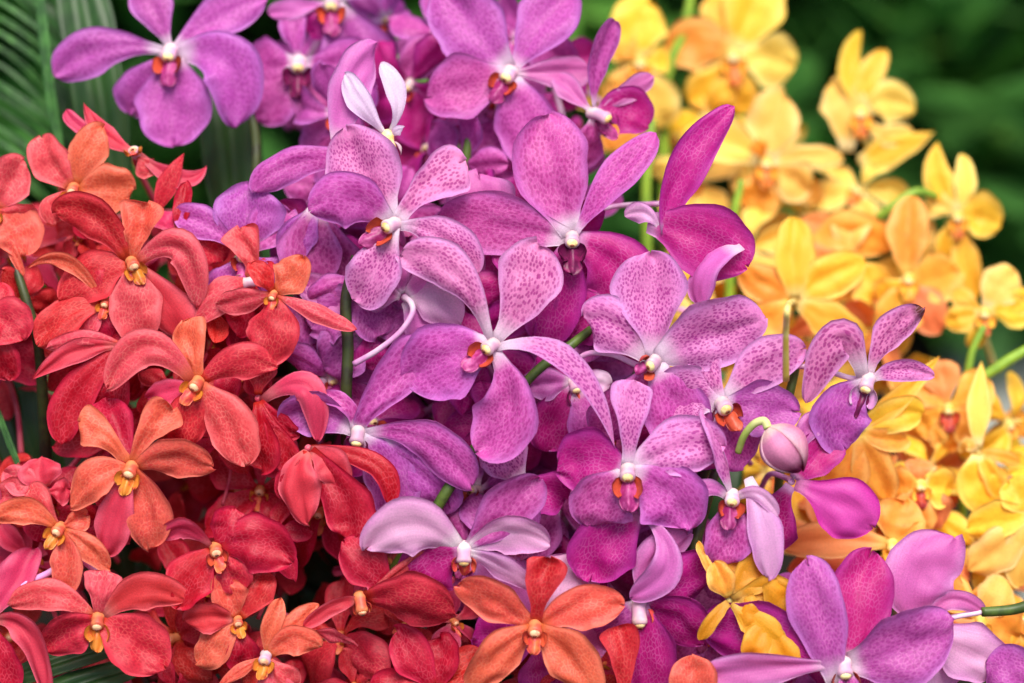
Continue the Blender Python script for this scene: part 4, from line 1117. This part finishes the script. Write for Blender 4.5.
leaf_blade('strap_leaf', 'mid green leaf between the frond and the top left purple orchid', 'leaf', 'dark strap leaves', [(90, 240, -360), (70, 80, -350), (54, -60, -390)], 54, 'leaf', 'strap')
leaf_blade('strap_leaf', 'slim bright green blade beside the broad dark leaf at the top left', 'leaf', 'dark strap leaves', [(66, 170, -200), (50, 90, -205), (38, -30, -220)], 12, 'frond', 'strap')
leaf_blade('strap_leaf', 'dark green leaf in the shade right of the top left purple orchid', 'leaf', 'dark strap leaves', [(240, 300, -250), (232, 140, -240), (210, 30, -270)], 70, 'leaf', 'strap')
leaf_blade('strap_leaf', 'dark green leaf in the gap at the left edge below the scarlet flower', 'leaf', 'dark strap leaves', [(60, 560, -170), (26, 440, -140), (-10, 350, -150)], 70, 'leaf', 'strap')
leaf_blade('strap_leaf', 'thin pale-edged blade at the left edge beside the pale coral orange orchid', 'leaf', 'dark strap leaves', [(30, 490, -70), (12, 450, -72), (-6, 400, -80)], 7, 'frond', 'strap')
leaf_blade('strap_leaf', 'green curved leaf at the bottom left corner under the red flowers', 'leaf', 'dark strap leaves', [(-20, 690, -40), (50, 664, -30), (130, 640, -60)], 26, 'leaf', 'strap')
leaf_blade('strap_leaf', 'lower green leaf at the bottom left corner along the picture edge', 'leaf', 'dark strap leaves', [(-20, 730, -40), (60, 690, -26), (150, 664, -60)], 30, 'leaf', 'strap')
G = 0.36 - 0.30                          # ground height
for i, (x, y, dx, dy, wd) in enumerate(((300, 330, -60, -130, 80), (420, 300, 40, -150, 80), (560, 420, 90, -120, 90), (180, 560, -90, -90, 80), (420, 640, -120, -60, 80), (660, 560, 60, -150, 90), (300, 480, 90, -110, 80), (60, 640, 80, -140, 80), (800, 640, 60, -160, 90), (540, 700, -60, -140, 90))):
    z0 = (zp(y) if x < 760 else zy(y)) - 190
    near = min(HEROES, key=lambda h: (h[0] - x) ** 2 + (h[1] - y) ** 2)
    leaf_blade('strap_leaf', 'dark green strap leaf deep behind %s' % near[2], 'leaf', 'dark strap leaves', [(x, y + 180, z0 - 70), (x + dx * .4, y, z0), (x + dx, y + dy, z0 - 40)], wd, 'leaf', 'strap')


def ground_sheet(name, x0, y0, x1, y1, z, mat, n=40, amp=0.0):
    vs, fs = [], []
    for j in range(n + 1):
        for i in range(n + 1):
            vs.append(Vector((x0 + (x1 - x0) * i / n, y0 + (y1 - y0) * j / n, z + r2.uniform(-amp, amp))))
    for j in range(n):
        for i in range(n):
            a = j * (n + 1) + i
            fs.append((a, a + 1, a + n + 2, a + n + 1))
    o = mesh_obj(name, build_mesh(name, vs, fs, [mat]))
    tag(o, kind='structure')
    return o


ground_sheet('ground', -60, -3, 60, 120, G, 'lawn', 60)
ground_sheet('soil', -0.9, -0.6, 0.9, 0.62, G + 0.012, 'soil', 60, 0.004)


def gpt(x, y):
    """ground point seen at (x, y)"""
    d = FWD + RT * ((x - 512) / FPX) - UP * ((y - 341.5) / FPX)
    return CAM + d * ((G - CAM.z) / d.z)


a = gpt(930, 345)
ground_sheet('path', a.x, 0.1, a.x + 0.9, a.y + 0.14, G + 0.016, 'stone', 10)


def shrub(label, x, y_base, height, width, n, mats, seed, deep=0.0):
    r = random.Random(seed)
    base = gpt(x, y_base) + Vector((0, deep, 0))
    root = empty('garden_shrub', base)
    tag(root, label, 'shrub', 'shrubs behind the flowers')
    vs, fs, fm = [], [], []
    stems_v, stems_f = [], []
    clumps = []
    for i in range(26):
        a = r.uniform(0, 6.28)
        rad = width * .5 * math.sqrt(r.random())
        h = height * r.uniform(.12, .98) * (1 - .35 * (rad / (width * .5)) ** 2)
        c = Vector((rad * math.cos(a), rad * math.sin(a) * .7, h))
        clumps.append((c, r.uniform(.05, .10), r.random()))
        v, f = tube_data(curve([Vector((c.x * .15, c.y * .15, 0)), Vector((c.x * .5, c.y * .5, h * .55)), c], 4), 0.003, 5)
        o_ = len(stems_v)
        stems_v += v
        stems_f += [tuple(q + o_ for q in t) for t in f]
    for i in range(n):
        c, cr, tone = clumps[r.randrange(len(clumps))]
        d = Vector((r.gauss(0, 1), r.gauss(0, 1), r.gauss(0, .8)))
        d.normalize()
        p0 = c + d * cr * r.uniform(.3, 1.1)
        ax = (d + Vector((r.uniform(-.6, .6), r.uniform(-.6, .6), r.uniform(-.2, .7)))).normalized()
        L = r.uniform(.05, .10)
        sd_ = ax.cross(Vector((r.uniform(-.5, .5), r.uniform(-.5, .5), 1))).normalized() * L * .26
        nrm = ax.cross(sd_).normalized() * L * .07
        k = len(vs)
        vs += [p0, p0 + ax * L * .35 + sd_, p0 + ax * L * .4 - nrm, p0 + ax * L * .35 - sd_, p0 + ax * L * .75 + sd_ * .7, p0 + ax * L * .75 - sd_ * .7, p0 + ax * L]
        fs += [(k, k + 1, k + 2), (k, k + 2, k + 3), (k + 1, k + 4, k + 2), (k + 2, k + 5, k + 3), (k + 2, k + 4, k + 6), (k + 2, k + 6, k + 5)]
        fm += [1 if tone < .45 else 0] * 6
    mesh_obj('foliage', build_mesh('foliage', vs, fs, mats, fm), root)
    mesh_obj('stems', build_mesh('stems', stems_v, stems_f, ['wood']), root)


SH = ('shrub', 'shrub_d')
shrub('dark green shrub filling the upper right corner', 990, 318, .42, .46, 1500, SH, 1, .16)
shrub('dark green shrub behind the twin-petalled yellow orchid', 860, 318, .44, .46, 1500, ('shrub_d', 'shrub'), 2, .12)
shrub('green shrub behind the top yellow orchids', 730, 318, .44, .44, 1300, SH, 3, .05)
shrub('leafier green shrub beyond the upper right corner', 1090, 280, .5, .5, 1300, SH, 4, .2)
shrub('farther green shrub above the free-hanging yellow orchid', 930, 250, .5, .6, 1500, SH, 5, .35)
shrub('dark shrub behind the large lilac orchid at the top', 560, 300, .44, .5, 1200, ('leaf', 'leaf'), 6, .1)
shrub('dark shrub behind the blurred orchids at the top left', 330, 300, .44, .5, 1200, ('leaf', 'leaf'), 7, .05)
shrub('dark shrub behind the palm-like frond', 110, 310, .44, .5, 1300, ('leaf', 'shrub_d'), 8, 0)
shrub('green shrub at the top left edge behind the frond', -60, 300, .46, .5, 1200, SH, 9, .05)
